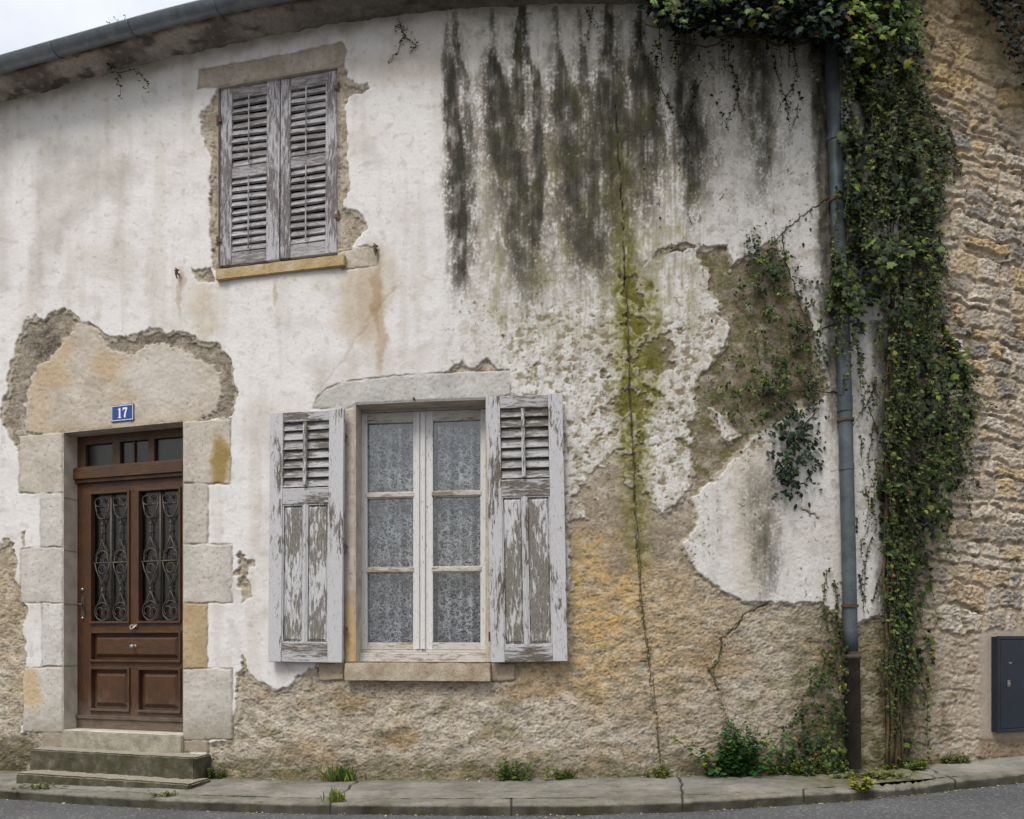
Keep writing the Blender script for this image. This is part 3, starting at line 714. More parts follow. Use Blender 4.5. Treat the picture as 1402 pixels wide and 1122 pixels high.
def build_walls():
    s, z = cols_rows()
    X, Y = wall_xy(s); nx, ny = wall_n(s)
    ns, nz = len(s), len(z)
    XX, ZZ = np.meshgrid(X, z, indexing='ij'); YY = np.repeat(Y[:, None], nz, 1); SS = np.repeat(s[:, None], nz, 1)
    px, py = pxy(XX, YY, ZZ)
    c, h, part, grit = paint_house(px, py)
    # flatten against the openings so that the linings meet the face
    for (a, b, z0, z1) in OPEN:
        ds = np.maximum(np.maximum(a - SS, SS - b), np.maximum(z0 - ZZ, ZZ - z1))
        k = smooth(0.002, 0.016, ds); h = h * k + 0.012 * (1 - k)
    V = np.stack([XX + nx[:, None] * h, YY + ny[:, None] * h, ZZ], -1).reshape(-1, 3)
    idx = np.arange(ns * nz).reshape(ns, nz)
    Q = np.stack([idx[:-1, :-1], idx[1:, :-1], idx[1:, 1:], idx[:-1, 1:]], -1)
    sc, zc = (s[:-1] + s[1:]) / 2, (z[:-1] + z[1:]) / 2
    keep = np.ones((ns - 1, nz - 1), bool)
    for (a, b, z0, z1) in OPEN:
        keep &= ~(((sc > a) & (sc < b))[:, None] & ((zc > z0) & (zc < z1))[None, :])
    pf = part[:-1, :-1]
    cl = np.concatenate([s2l(c) * ALB, grit[..., None]], -1).reshape(-1, 4).astype(np.float32)
    names = {0: "wall", 1: "door_surround", 2: "window_surround", 3: "window_surround"}
    B = np.array(HB)
    for pid in range(4):
        q = Q[keep & (pf == pid)].reshape(-1, 4)
        u, inv = np.unique(q, return_inverse=True)
        v = V[u] - B; f = inv.reshape(-1, 4); cc = cl[u]
        if pid:                                           # the lining of the opening, a fine sheet too
            a, b, z0, z1 = OPEN[pid - 1]; dep = (0.30, 0.24, 0.16)[pid - 1]
            base = len(v); ev, ef, ec = [], [], []
            fr = (FD, FW, FU)[pid - 1]
            inward = fr.i[:2]
            def strip(pts, nd=20):
                nonlocal base
                m = len(pts)
                D = np.linspace(0, dep, nd)
                P0 = np.array(pts)
                nzv = fbm(np.arange(m)[:, None] * GRID * 12 + 3, D[None, :] * 12 + pts[0][2], 4, 130 + pid)
                A = P0[:, None, :] + np.r_[inward, 0][None, None, :] * D[None, :, None]
                cc_ = np.array((186, 178, 164) if pid == 1 else (186, 177, 163), float) + nzv[..., None] * 26
                if pid == 1:
                    for zj in (750, 826, 913, 676):
                        zz = FD.lz(zj); j = smooth(0.008, 0.003, np.abs(P0[:, 2] - zz)) if len(set(P0[:, 2])) > 1 else np.zeros(m)
                        cc_ -= j[:, None, None] * 55
                k = np.arange(m * nd).reshape(m, nd) + base
                ev.append(A.reshape(-1, 3) - B); ec.append(np.c_[s2l(np.clip(cc_, 20, 240)).reshape(-1, 3) * ALB, np.full(m * nd, .35)])
                ef.append(np.stack([k[:-1, :-1], k[1:, :-1], k[1:, 1:], k[:-1, 1:]], -1).reshape(-1, 4)); base += m * nd
            def P(sv, zv):
                x_, y_ = wall_xy(sv); n0, n1 = wall_n(sv); return (float(x_ + n0 * .012), float(y_ + n1 * .012), float(zv))
            zr = np.arange(z0, z1 + .001, (z1 - z0) / 220); sr = np.linspace(a, b, 90)
            strip([P(a, q_) for q_ in zr]); strip([P(b, q_) for q_ in zr[::-1]]); strip([P(q_, z1) for q_ in sr]); strip([P(q_, z0) for q_ in sr[::-1]])
            v = np.r_[v, np.concatenate(ev)]; f = np.r_[f, np.concatenate(ef)]; cc = np.r_[cc, np.concatenate(ec)]
        me = mesh_np(names[pid], v, f, [M_WALL], True, cc)
        link(names[pid], me, house)
build_walls()
HM = Matrix.Translation(Vector(HB))

# ---------------- eaves: mortar cove, tile edge, gutter, roof
def build_eaves():
    s = np.r_[np.arange(0, float(s_of_px(-60)), 0.05), np.arange(float(s_of_px(-60)), WS[-1], 0.012)]; s[-1] = WS[-1]
    prof = np.array([(0.0, -0.025), (0.022, -0.02), (0.05, -0.010), (0.08, -0.004), (0.12, 0.002), (0.16, 0.006), (0.19, 0.012), (0.205, 0.025), (0.21, 0.06), (0.21, 0.09)])
    t = np.r_[0, np.cumsum(np.hypot(*np.diff(prof, axis=0).T))]; tt = np.arange(0, t[-1], 0.012)
    o = np.interp(tt, t, prof[:, 0]); zz = np.interp(tt, t, prof[:, 1])
    X, Y = wall_xy(s); nx, ny = wall_n(s)
    S, T = np.meshgrid(s, tt, indexing='ij')
    nz = fbm(S * 7, T * 11, 5, 140); r = ridged(S * 5, T * 9, 4, 141); b = fbm(S * 2, T * 3, 3, 142)
    H = 0.016 * nz + 0.014 * (r - .4) + .012 * b
    O = o[None] + 0.4 * H + 0 * S; Z = ZE + zz[None] - H * 0.9
    V = np.stack([X[:, None] + nx[:, None] * O, Y[:, None] + ny[:, None] * O, Z], -1).reshape(-1, 3) - np.array(HB)
    c = np.empty(S.shape + (3,)); c[:] = (168, 160, 150)
    def over(m, rgb):
        m = np.clip(m, 0, 1)[..., None]; c[:] = c * (1 - m) + np.array(rgb, float) * m
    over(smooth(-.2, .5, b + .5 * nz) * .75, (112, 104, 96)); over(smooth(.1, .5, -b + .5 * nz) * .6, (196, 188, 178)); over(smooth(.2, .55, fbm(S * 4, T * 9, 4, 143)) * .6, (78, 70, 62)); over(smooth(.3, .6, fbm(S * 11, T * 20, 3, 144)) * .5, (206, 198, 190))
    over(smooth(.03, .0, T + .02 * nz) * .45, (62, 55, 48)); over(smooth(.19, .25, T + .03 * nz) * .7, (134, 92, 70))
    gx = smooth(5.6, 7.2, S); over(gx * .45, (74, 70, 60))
    idx = np.arange(S.size).reshape(S.shape); f = np.stack([idx[:-1, :-1], idx[1:, :-1], idx[1:, 1:], idx[:-1, 1:]], -1).reshape(-1, 4)[:, ::-1]
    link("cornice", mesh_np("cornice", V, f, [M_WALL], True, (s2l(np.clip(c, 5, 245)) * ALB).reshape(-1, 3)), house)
    # row of clay tile noses
    m = MB()
    L = WS[-1]; k = 0.0
    while k < L - 0.1:
        x_, y_ = wall_xy(k); n0, n1 = wall_n(k); t_ = (-n1, n0)
        for i in range(2):
            seg = 8; pts = []
        a = []
        for j in range(9):
            an = math.pi * j / 8
            ox, oz = 0.095 * math.cos(an), 0.055 * math.sin(an)
            for d, dz in ((0.255, 0.0), (0.0, 0.16)):
                a.append((float(x_ + t_[0] * ox + n0 * d), float(y_ + t_[1] * ox + n1 * d), ZE + 0.075 + oz + dz + random.uniform(-.004, .004)))
        m.add(a, [(2 * j, 2 * j + 2, 2 * j + 3, 2 * j + 1) for j in range(8)])
        k += 0.205
    o_ = [(float(v[0]), float(v[1]), float(v[2])) for v in m.v]
    # roof slab rising behind the tile edge
    ss = np.linspace(0, WS[-1], 60); X, Y = wall_xy(ss); nx, ny = wall_n(ss)
    r_ = MB(); vs = []
    for i in range(60):
        for (d, dz) in ((0.245, 0.065), (-4.2, 2.2), (-8.4, 0.1)):
            vs.append((float(X[i] + nx[i] * d), float(Y[i] + (ny[i] * d if d > -1 else -d * 1.0)), ZE + dz))
    r_.add(vs, [(3 * i + j, 3 * i + 3 + j, 3 * i + 4 + j, 3 * i + 1 + j) for i in range(59) for j in (0, 1)])
    IM = Matrix.Identity(4)
    roof = r_.build("roof", M_TILE, house, IM)
    m.build("tile_edge", M_TILE, roof, IM, smooth_=True)
    # half round gutter
    g = MB(); seg = 12; rg = 0.060; go = 0.285; gz = ZE + 0.045
    ss = np.linspace(0, float(s_of_px(1215)), 150); X, Y = wall_xy(ss); nx, ny = wall_n(ss); b = []
    for i in range(150):
        ringp = [(go + rg * math.cos(a), gz + rg * math.sin(a)) for a in np.linspace(0.0, -math.pi, seg)] 
        ringp = [(go + rg + .008 * math.cos(q), gz + .008 * math.sin(q) + .004) for q in np.linspace(math.pi, -0.6, 5)] + ringp[1:]
        ringp += [(go - rg + .005, gz), ] + [(go + (rg - .005) * math.cos(a), gz + (rg - .005) * math.sin(a)) for a in np.linspace(-math.pi, 0, seg)][1:]
        for (d, zz_) in ringp: b.append((float(X[i] + nx[i] * d), float(Y[i] + ny[i] * d), zz_))
    n_ = len(ringp)
    g.add(b, [(i * n_ + j, (i + 1) * n_ + j, (i + 1) * n_ + j + 1, i * n_ + j + 1) for i in range(149) for j in range(n_ - 1)])
    gut = g.build("gutter", M_GUT, house, IM, smooth_=True)
    for k in np.arange(2.2, float(s_of_px(1200)), 0.75):
        x_, y_ = wall_xy(k); n0, n1 = wall_n(k)
        pts = [(go + (rg + .003) * math.cos(a), gz + (rg + .003) * math.sin(a)) for a in np.linspace(0.1, -math.pi - .2, 10)]
        bk = MB(); bk.tube([(float(x_ + n0 * d), float(y_ + n1 * d), zz_) for d, zz_ in pts], 0.007, 5)
        bk.build("gutter_bracket", M_GUT, gut, IM)
    # side and back walls so that the house is a volume
    q = MB(); Bk = float(max(WY)) + 8
    p0 = (float(WX[0]), float(WY[0])); p1 = (float(WX[-1]), float(WY[-1]))
    q.add([(p0[0], p0[1], -.3), (p0[0], Bk, -.3), (p0[0], Bk, ZE), (p0[0], p0[1] + 4.2, ZE + 2.2), (p0[0], p0[1], ZE)], [(0, 1, 2, 3, 4)])
    q.add([(p1[0] - .05, p1[1] + .1, -.3), (p1[0] - .05, Bk, -.3), (p1[0] - .05, Bk, ZE), (p1[0] - .05, p1[1] + 4.2, ZE + 2.2), (p1[0] - .05, p1[1], ZE)], [(0, 1, 2, 3, 4)])
    q.add([(p0[0], Bk, -.3), (p1[0], Bk, -.3), (p1[0], Bk, ZE), (p0[0], Bk, ZE)], [(0, 1, 2, 3)])
    q.build("wall", M_SILL, house, IM)
build_eaves()

# ---------------- door
def build_door():
    d = 0.125; f = FD
    X = lambda px: f.lx(px, d); Z = lambda py: f.lz(py, d)
    xl, xr = X(104), X(254); zb, zt = Z(1004), Z(588)
    zm0, zm1 = Z(656), Z(638)                                # transom moulding
    MV, MH = 0, 1
    m = MB()
    th = 0.045
    Y0 = d; Y1 = d + th
    # leaf: stiles, rails
    cols = [X(126), X(176), X(191), X(246)]
    m.box(xl, cols[0], Y0, Y1, zb, zm0, MV); m.box(cols[3], xr, Y0, Y1, zb, zm0, MV)
    zr = [Z(674), Z(851), Z(867), Z(904), Z(917), Z(972)]
    for a, b in ((zr[0], zm0), (zr[2], zr[1]), (zr[4], zr[3]), (zb, zr[5])): m.box(cols[0], cols[3], Y0 + .001, Y1, a, b, MH)
    m.box(cols[1], cols[2], Y0 + .0005, Y1, zr[1], zr[0], MV); m.box(cols[1], cols[2], Y0 + .0005, Y1, zr[5], zr[4], MV)
    def moulding(x0, x1, z0, z1, w=.018, h=.014):           # bolection frame around a panel
        m.box(x0 - w, x1 + w, Y0 - h, Y0 + .01, z1 - .002, z1 + w, MH); m.box(x0 - w, x1 + w, Y0 - h - .004, Y0 + .01, z0 - w, z0 + .002, MH)
        m.box(x0 - w, x0 + .002, Y0 - h, Y0 + .01, z0, z1, MV); m.box(x1 - .002, x1 + w, Y0 - h, Y0 + .01, z0, z1, MV)
    def panel(x0, x1, z0, z1, b=.05, mat=MV):
        moulding(x0, x1, z0, z1)
        m.frustum((x0, x1, z0, z1), Y0 + .028, (x0 + .012, x1 - .012, z0 + .012, z1 - .012), Y0 + .026, mat)
        m.frustum((x0 + .02, x1 - .02, z0 + .02, z1 - .02), Y0 + .026, (x0 + b, x1 - b, z0 + b, z1 - b), Y0 + .004, mat)
    panel(cols[0], cols[3], zr[3], zr[2], .05, MH)
    panel(cols[0], cols[1], zr[5], zr[4], .055, MV); panel(cols[2], cols[3], zr[5], zr[4], .055, MV)
    moulding(cols[0], cols[1], zr[1], zr[0]); moulding(cols[2], cols[3], zr[1], zr[0])
    # drip rail and weather board
    zd = Z(984)
    m.box(xl, xr, Y0 - .022, Y0 + .002, zd - .012, zd + .016, MH); m.box(xl, xr, Y0 - .010, Y0 + .002, zb, zd - .012, MH)
    door = m.build("door", [M_DOORV, M_DOORH], house, f.M, bevel=.003)
    # glazing behind the grilles
    g = MB()
    for a, b in ((0, 1), (2, 3)): g.box(cols[a] - .004, cols[b] + .004, Y0 + .030, Y0 + .036, zr[1] - .004, zr[0] + .004)
    g.build("glass_panel", M_DGLASS, door, f.M)
    k = MB(); k.box(cols[0] - .01, cols[3] + .01, Y1 + .004, Y1 + .010, zr[1] - .02, zr[0] + .02); k.build("inner_shutter", M_DARK, door, f.M)
    # wrought iron scrollwork: two columns of scrolls in each light
    for a, b in ((0, 1), (2, 3)):
        q = MB(); x0, x1, z0, z1 = cols[a], cols[b], zr[1], zr[0]; W = x1 - x0; y = Y0 + .012
        q.box((x0 + x1) / 2 - .007, (x0 + x1) / 2 + .007, y - .006, y + .008, z0, z1)
        H = z1 - z0; zc = z0 + H * .46
        q.box(x0, x1, y - .004, y + .004, zc - .005, zc + .005)
        for cx in (x0 + W * .25, x0 + W * .75):
            R = W * .20; r = .0048
            q.tube([(cx, y, z0 + 2.2 * R), (cx, y, zc - 2.6 * R)], r, 6); q.tube([(cx, y, zc + 2.4 * R), (cx, y, z1 - 3.1 * R)], r, 6)
            q.ring(cx, y, z0 + R * 1.1, R, r); q.ring(cx - R * .35, y, z0 + R * 1.1, R * .45, r * .8, a0=-60, a1=240)
            q.ring(cx + R * .35, y, z0 + R * 1.0, R * .42, r * .8, a0=-60, a1=230)
            q.tube([(cx - R * .95, y, z0 + R * 1.5), (cx - R * .4, y, z0 + R * 2.3), (cx, y, z0 + R * 3.2), (cx + R * .4, y, z0 + R * 2.3), (cx + R * .95, y, z0 + R * 1.5)], r, 6)
            q.ring(cx, y, zc + R * .55, R * .8, r, a0=-20, a1=200); q.ring(cx - R * .5, y, zc + R * .3, R * .35, r * .8, a0=90, a1=400); q.ring(cx + R * .5, y, zc + R * .3, R * .35, r * .8, a0=-220, a1=90)
            q.tube([(cx, y, zc + R * 2.6), (cx - R * .35, y, zc + R * 1.7), (cx - R * 1.0, y, zc + R * .7)], r, 6); q.tube([(cx, y, zc + R * 2.6), (cx + R * .35, y, zc + R * 1.7), (cx + R * 1.0, y, zc + R * .7)], r, 6)
            q.tube([(cx - R, y, zc), (cx - R * .8, y, zc - R * .8), (cx - R * .1, y, zc - R * 2.2), (cx, y, zc - R * 2.7)], r, 6); q.tube([(cx + R, y, zc), (cx + R * .8, y, zc - R * .8), (cx + R * .1, y, zc - R * 2.2), (cx, y, zc - R * 2.7)], r, 6)
            q.ring(cx, y, zc - R * .7, R * .5, r * .8)
            q.ring(cx - R * .5, y, z1 - R * .9, R * .48, r, a0=0, a1=300); q.ring(cx + R * .5, y, z1 - R * .9, R * .48, r, a0=-120, a1=180)
            q.ring(cx, y, z1 - R * 2.0, R * .75, r, a0=-200, a1=20); q.tube([(cx - R * .95, y, z1 - R * 1.2), (cx - R * .75, y, z1 - R * 2.1), (cx - R * .15, y, z1 - R * 3.2)], r, 6)
            q.tube([(cx + R * .95, y, z1 - R * 1.2), (cx + R * .75, y, z1 - R * 2.1), (cx + R * .15, y, z1 - R * 3.2)], r, 6)
            for zz in np.linspace(z0 + 3.4 * R, z1 - 3.4 * R, 9):
                if abs(zz - zc) > 2.4 * R: q.lathe([(.001, -.012), (.010, -.006), (.010, .006), (.001, .012)], (cx, y, float(zz)), 'z', 8)
        q.build("grille", M_IRON, door, f.M, smooth_=True)
    # furniture
    kx, kz = X(184), Z(859)
    q = MB(); q.box(kx - .035, kx + .035, Y0 - .010, Y0, kz - .004, kz + .022); q.tube([(kx - .03, Y0 - .012, kz + .012), (kx - .012, Y0 - .03, kz - .012), (kx, Y0 - .036, kz - .020), (kx + .012, Y0 - .03, kz - .012), (kx + .03, Y0 - .012, kz + .012)], .007, 8)
    q.build("door_knocker", M_STEEL, door, f.M, bevel=.002, smooth_=False)
    kx, kz = X(184), Z(885.5)
    q = MB(); q.lathe([(.001, -.034), (.016, -.034), (.020, -.028), (.016, -.020), (.009, -.014), (.010, .004), (.022, .010), (.024, .016)], (kx, Y0 - .004, kz), seg=18)
    q.build("door_knob", M_STEEL, door, f.M, smooth_=True)
    q = MB(); kx, kz = X(114), Z(826)
    q.box(kx - .018, kx + .018, Y0 - .006, Y0, kz - .11, kz + .06)
    q.tube([(kx, Y0, kz - .005), (kx, Y0 - .045, kz - .005), (kx + .012, Y0 - .05, kz - .006), (kx + .04, Y0 - .05, kz - .008)], .008, 8)
    q.build("handle", M_IRON, door, f.M, bevel=.002)
    q = MB(); q.lathe([(.001, -.010), (.013, -.010), (.015, -.004), (.015, 0)], (X(113), Y0, Z(806)), seg=14); q.build("lock", M_STEEL, door, f.M, smooth_=True); q = MB(); q.lathe([(.001, -.008), (.010, -.008), (.012, 0)], (X(114), Y0 - .006, Z(846)), seg=14)
    q.build("lock", M_STEEL, door, f.M, smooth_=True)
    # transom light over the door
    t = MB()
    t.box(xl - .012, xr + .004, Y0 - .045, Y0 + .05, zm0 + .018, zm1, MH); t.box(xl - .004, xr, Y0 - .028, Y0 + .05, zm0 - .012, zm0 + .018, MH); t.box(xl, xr, Y0 - .03, Y0 + .02, zm1, zm1 + .012, MH)
    xs = [X(117), X(154), X(164), X(203), X(211)]
    zt0, zt1 = Z(634), Z(604)
    t.box(xl, xs[0], Y0, Y1, zm1, zt, MV); t.box(xr - .02, xr, Y0, Y1, zm1, zt, MV)
    t.box(xs[1], xs[2], Y0, Y1, zm1, zt, MV); t.box(xs[3], xs[4], Y0, Y1, zm1, zt, MV)
    t.box(xl, xr, Y0 + .001, Y1, zm1, zt0, MH); t.box(xl, xr, Y0 + .001, Y1, zt1, zt, MH)
    xm = X(182)
    t.box(xm - .006, xm + .006, Y0 + .01, Y0 + .03, zt0, zt1, MV)
    tr = t.build("transom_window", [M_DOORV, M_DOORH], house, f.M, bevel=.003)
    g = MB(); g.box(xl, xr, Y0 + .025, Y0 + .03, zt0, zt1); g.build("glass_pane", M_DGLASS, tr, f.M)
    k = MB(); k.box(xl, xr, Y1 + .02, Y1 + .03, zt0 - .03, zt1 + .03); k.build("inner_board", M_DARK, tr, f.M)
    # threshold stone
    h = MB(); h.box(f.lx(89) + .006, f.lx(254), -.045, .20, Z(1036), f.lz(1004, -.02))
    return h
_th = build_door()

def chip(mb, name, mats, parent, M, cuts=5, amp=.006, seed=3, bevel=.008):
    """a worn stone block: bevelled, subdivided, edges nibbled"""
    o = mb.build(name, mats, parent, M)
    bm = bmesh.new(); bm.from_mesh(o.data)
    bmesh.ops.bevel(bm, geom=bm.edges[:], offset=bevel, segments=2, affect='EDGES')
    ln = [e for e in bm.edges if e.calc_length() > .06]
    for _ in range(cuts):
        ln = [e for e in bm.edges if e.calc_length() > .035]
        if not ln: break
        bmesh.ops.subdivide_edges(bm, edges=ln, cuts=1, use_grid_fill=True)
    co = np.array([v.co for v in bm.verts])
    n1 = fbm(co[:, 0] * 9 + co[:, 2] * 5, co[:, 1] * 9 + seed * 7.7, 4, seed) ; n2 = fbm(co[:, 0] * 9 - co[:, 1] * 4, co[:, 2] * 9 + seed, 4, seed + 5)
    bm.normal_update()
    for i, v in enumerate(bm.verts): v.co += v.normal * float(amp * (n1[i] + n2[i]))
    bmesh.ops.triangulate(bm, faces=[q for q in bm.faces if len(q.verts) > 4])
    for q in bm.faces: q.smooth = True
    bm.to_mesh(o.data); bm.free(); o.data.set_sharp_from_angle(angle=math.radians(28)); return o
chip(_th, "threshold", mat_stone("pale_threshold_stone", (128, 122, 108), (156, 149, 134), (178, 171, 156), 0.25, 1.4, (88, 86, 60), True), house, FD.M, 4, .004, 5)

# ---------------- number plate
def build_plate():
    f = FD; d = -.022
    x0, x1, z0, z1 = f.lx(152, d), f.lx(183, d), f.lz(577, d, 167), f.lz(554, d, 167)
    m = MB(); m.box(x0, x1, d, d + .006, z0, z1)
    p = m.build("number_plate", M_BLUE, house, f.M, bevel=.003)
    W, H = x1 - x0, z1 - z0; y = d - .0015
    b = MB(); e = .007; w = .005
    b.box(x0 + e, x1 - e, y, y + .003, z1 - e - w, z1 - e); b.box(x0 + e, x1 - e, y, y + .003, z0 + e, z0 + e + w)
    b.box(x0 + e, x0 + e + w, y, y + .003, z0 + e + w, z1 - e - w); b.box(x1 - e - w, x1 - e, y, y + .003, z0 + e + w, z1 - e - w)
    b.build("border", M_WHITE, p, f.M)
    g = MB(); cx = (x0 + x1) / 2; u = H * .60; zb = z0 + H * .20
    def poly(pts):
        n = len(pts); vs = [(cx + a * u, y, zb + c * u) for a, c in pts] + [(cx + a * u, y + .003, zb + c * u) for a, c in pts]
        g.add(vs, [tuple(range(n))] + [(i, (i + 1) % n, n + (i + 1) % n, n + i) for i in range(n)])
    poly([(-.52, 0), (-.10, 0), (-.10, .06), (-.22, .09), (-.22, 1.0), (-.32, 1.0), (-.52, .86), (-.52, .80), (-.40, .83), (-.40, .09), (-.52, .06)])
    poly([(.06, 1.0), (.06, .70), (.11, .70), (.16, .84), (.42, .84), (.28, .48), (.22, .22), (.22, 0), (.40, 0), (.41, .24), (.47, .50), (.60, .86), (.60, 1.0)])
    g.build("digits", M_WHITE, p, f.M)
build_plate()

# ---------------- ground floor window
def build_window():
    d = .150; f = FW
    X = lambda px: f.lx(px, d); Z = lambda py: f.lz(py, d)
    xl, xr, zb, zt = X(487.5), X(670), Z(908), Z(556)
    m = MB(); Y0 = d; Y1 = d + .05
    m.box(xl - .01, X(494), Y0, Y1, zb, zt, 0); m.box(X(665), xr + .02, Y0, Y1, zb, zt, 0); m.box(xl, xr, Y0, Y1, Z(563), zt + .03, 1)
    m.box(xl, xr, Y0 - .075, Y1, zb - .01, Z(894), 1)          # wooden sill board
    m.box(xl, xr, Y0 - .012, Y1, Z(894), Z(890.5), 1)
    wf = m.build("window", [M_SASH, M_SASHH], house, f.M, bevel=.004)
    rows = [(Z(578), Z(673)), (Z(682), Z(776)), (Z(785), Z(880))]
    for (a, g0, g1, b) in ((494, 503, 566, 578), (579, 593, 658, 665.5)):
        s = MB(); y0 = Y0 - .010; y1 = Y0 + .03
        s.box(X(a) + .002, X(g0), y0, y1, Z(890), Z(564), 0); s.box(X(g1), X(b), y0, y1, Z(890), Z(564), 0)
        s.box(X(g0), X(g1), y0 + .001, y1, rows[0][0], Z(564), 1); s.box(X(g0), X(g1), y0 + .001, y1, Z(890), rows[2][1], 1)
        for k in (0, 1):
            s.box(X(g0) - .004, X(g1) + .004, y0 + .002, y1, rows[k + 1][0], rows[k][1], 1)
            s.box(X(g0) - .008, X(g1) + .008, y0 - .006, y0 + .01, rows[k + 1][0] + .010, rows[k][1] - .008, 1)
        if a < 560: s.box(X(570), X(575), y0 - .012, y0 + .004, Z(889), Z(565), 0)
        else: s.box(X(579) - .012, X(583), y0 - .016, y0 + .003, Z(889), Z(565), 0)
        sash = s.build("sash", [M_SASH, M_SASHH], wf, f.M, bevel=.003)
        p = MB(); p.box(X(g0) - .003, X(g1) + .003, y0 + .022, y0 + .025, Z(884), Z(575)); p.build("pane", M_GLASS, wf, f.M)
        # lace curtain with soft folds
        c = MB(); nx_, nz_ = 60, 8; x0, x1 = X(g0) - .02, X(g1) + .02; z0, z1 = Z(886), Z(568)
        vs = [(x0 + (x1 - x0) * i / nx_, Y0 + .075 + .016 * math.sin(i * .50 + a) + .010 * math.sin(i * .23 + a * 2), z0 + (z1 - z0) * j / nz_) for i in range(nx_ + 1) for j in range(nz_ + 1)]
        c.add(vs, [(i * (nz_ + 1) + j, (i + 1) * (nz_ + 1) + j, (i + 1) * (nz_ + 1) + j + 1, i * (nz_ + 1) + j + 1) for i in range(nx_) for j in range(nz_)])
        c.build("lace_curtain", M_LACE, wf, f.M, smooth_=True)
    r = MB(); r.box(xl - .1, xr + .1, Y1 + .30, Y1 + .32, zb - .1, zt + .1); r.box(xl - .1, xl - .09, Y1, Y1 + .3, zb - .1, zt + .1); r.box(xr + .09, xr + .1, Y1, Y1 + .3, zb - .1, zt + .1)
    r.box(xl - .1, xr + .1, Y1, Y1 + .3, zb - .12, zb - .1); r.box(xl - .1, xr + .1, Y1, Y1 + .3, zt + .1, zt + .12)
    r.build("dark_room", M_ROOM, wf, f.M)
    b = MB(); b.lathe([(.001, -.03), (.008, -.03), (.010, -.02), (.008, 0), (.012, .005)], (f.lx(568), -.012, f.lz(548, 0, 568)), seg=10); b.build("bolt", M_RUST, wf, f.M, smooth_=True)
    s = MB(); s.box(f.lx(472, -.05), f.lx(671.5, -.05), -.055, .14, f.lz(933, -.055), f.lz(908.5, -.055))
    chip(s, "window_sill", M_SILL, house, f.M, 5, .004, 8, .004)
    s = MB(); fu = FU; s.box(fu.lx(295, -.045), fu.lx(471, -.045), -.045, .12, fu.lz(373.5, -.045), fu.lz(358.5, -.045))
    chip(s, "window_sill", M_USILL, house, fu.M, 5, .003, 9, .004)
build_window()

# ---------------- shutters
def hinge(parent, f, x, y, z, side):
    h = MB(); h.tube([(x, y, z - .035), (x, y, z + .035)], .009, 8); h.tube([(x, y, z + .02), (x, y + .05, z + .02)], .006, 6)
    h.box(min(x, x + side * .035), max(x, x + side * .035), y - .004, y + .003, z - .012, z + .014)
    h.build("hinge", M_RUST, parent, f.M)

def lower_shutter(pxs, pys, rows, tilt, slat_tilt, worn):
    """pxs outer x0, inner x0, rod, inner x1, outer x1; pys at the middle column"""
    xo0, xi0, xm, xi1, xo1 = pxs; f = Frame((xo0 + xo1) / 2); d = -.085
    X = lambda px: f.lx(px, d); Z = lambda py: f.lz(py, d)
    R = Matrix.Rotation(tilt, 4, 'Y'); zc = Z(900); T = f.M @ Matrix.Translation((0, 0, zc)) @ R @ Matrix.Translation((0, 0, -zc))
    top, l0, l1, p0, p1, bot = [Z(v) for v in pys]
    y0, y1 = d, d + .034
    m = MB()
    m.box(X(xo0), X(xi0), y0, y1, bot, top, 0); m.box(X(xi1), X(xo1), y0, y1, bot, top + .004, 0)
    m.box(X(xi0), X(xi1), y0 + .002, y1, l0, top - .003, 1); m.box(X(xi0), X(xi1), y0 + .002, y1, p0, l1, 1); m.box(X(xi0), X(xi1), y0 + .002, y1, bot, p1, 1)
    w = .016
    m.box(X(xm) - .014, X(xm) + .014, y0 + .004, y1, p1, p0, 0); m.box(X(xm) - .006, X(xm) + .006, y0, y0 + .01, p1, p0, 0)
    body = m.build("shutter", [M_SHV, M_SHH], house, T, bevel=.004)
    q = MB()
    for a, b in ((X(xi0), X(xm) - .014), (X(xm) + .014, X(xi1))):
        q.box(a, b, y0 + .022, y0 + .030, p1, p0, 0)
        q.frustum((a + .010, b - .010, p1 + .014, p0 - .014), y0 + .022, (a + .024, b - .024, p1 + .034, p0 - .034), y0 + .012, 0)
        for xx in (a, b - .009): q.box(xx, xx + .009, y0 + .007, y0 + .022, p1, p0, 1)
        q.box(a, b, y0 + .007, y0 + .022, p1, p1 + .010, 1); q.box(a, b, y0 + .007, y0 + .022, p0 - .010, p0, 1)
    q.build("panel", [M_SHP, M_SHV], body, T, bevel=.002)
    s = MB(); n = rows
    for k in range(n):
        z = l1 + (l0 - l1) * (k + .5) / n
        R2 = Matrix.Rotation(math.radians(slat_tilt + random.uniform(-3, 3)), 3, 'X') @ Matrix.Rotation(random.uniform(-.012, .012), 3, 'Y')
        pv = (0, y0 + .022, z)
        s.box(X(xi0) + .002, X(xi1) - .002, y0 + .002, y0 + .082, z - .004, z + .004, 0, R2, pv); s.box(X(xi0) + .002, X(xi1) - .002, y0 - .006, y0 + .002, z - .005, z + .005, 1, R2, pv)
    s.build("slats", [M_SLAT, M_SHH], body, T, bevel=.0015)
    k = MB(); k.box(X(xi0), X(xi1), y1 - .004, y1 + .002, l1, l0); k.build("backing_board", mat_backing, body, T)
    r = MB(); r.box(X(xm) - .013, X(xm) + .013, y0 - .018, y0 + .004, l1 + .012, l0 - .010); r.build("tilt_rod", M_SHP, body, T, bevel=.004)
    return body, f, X, Z, y0, T
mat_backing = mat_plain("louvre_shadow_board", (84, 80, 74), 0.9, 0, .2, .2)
b1, f1, X1, Z1, yy, T1 = lower_shutter((367, 385, 416, 448, 468), (563, 577, 668, 690, 881, 907), 7, .008, 71, 0)
b2, f2, X2, Z2, yy2, T2 = lower_shutter((672, 691, 722, 757, 777), (541, 558, 656, 679, 884, 906.5), 7, -.019, 71, 0)
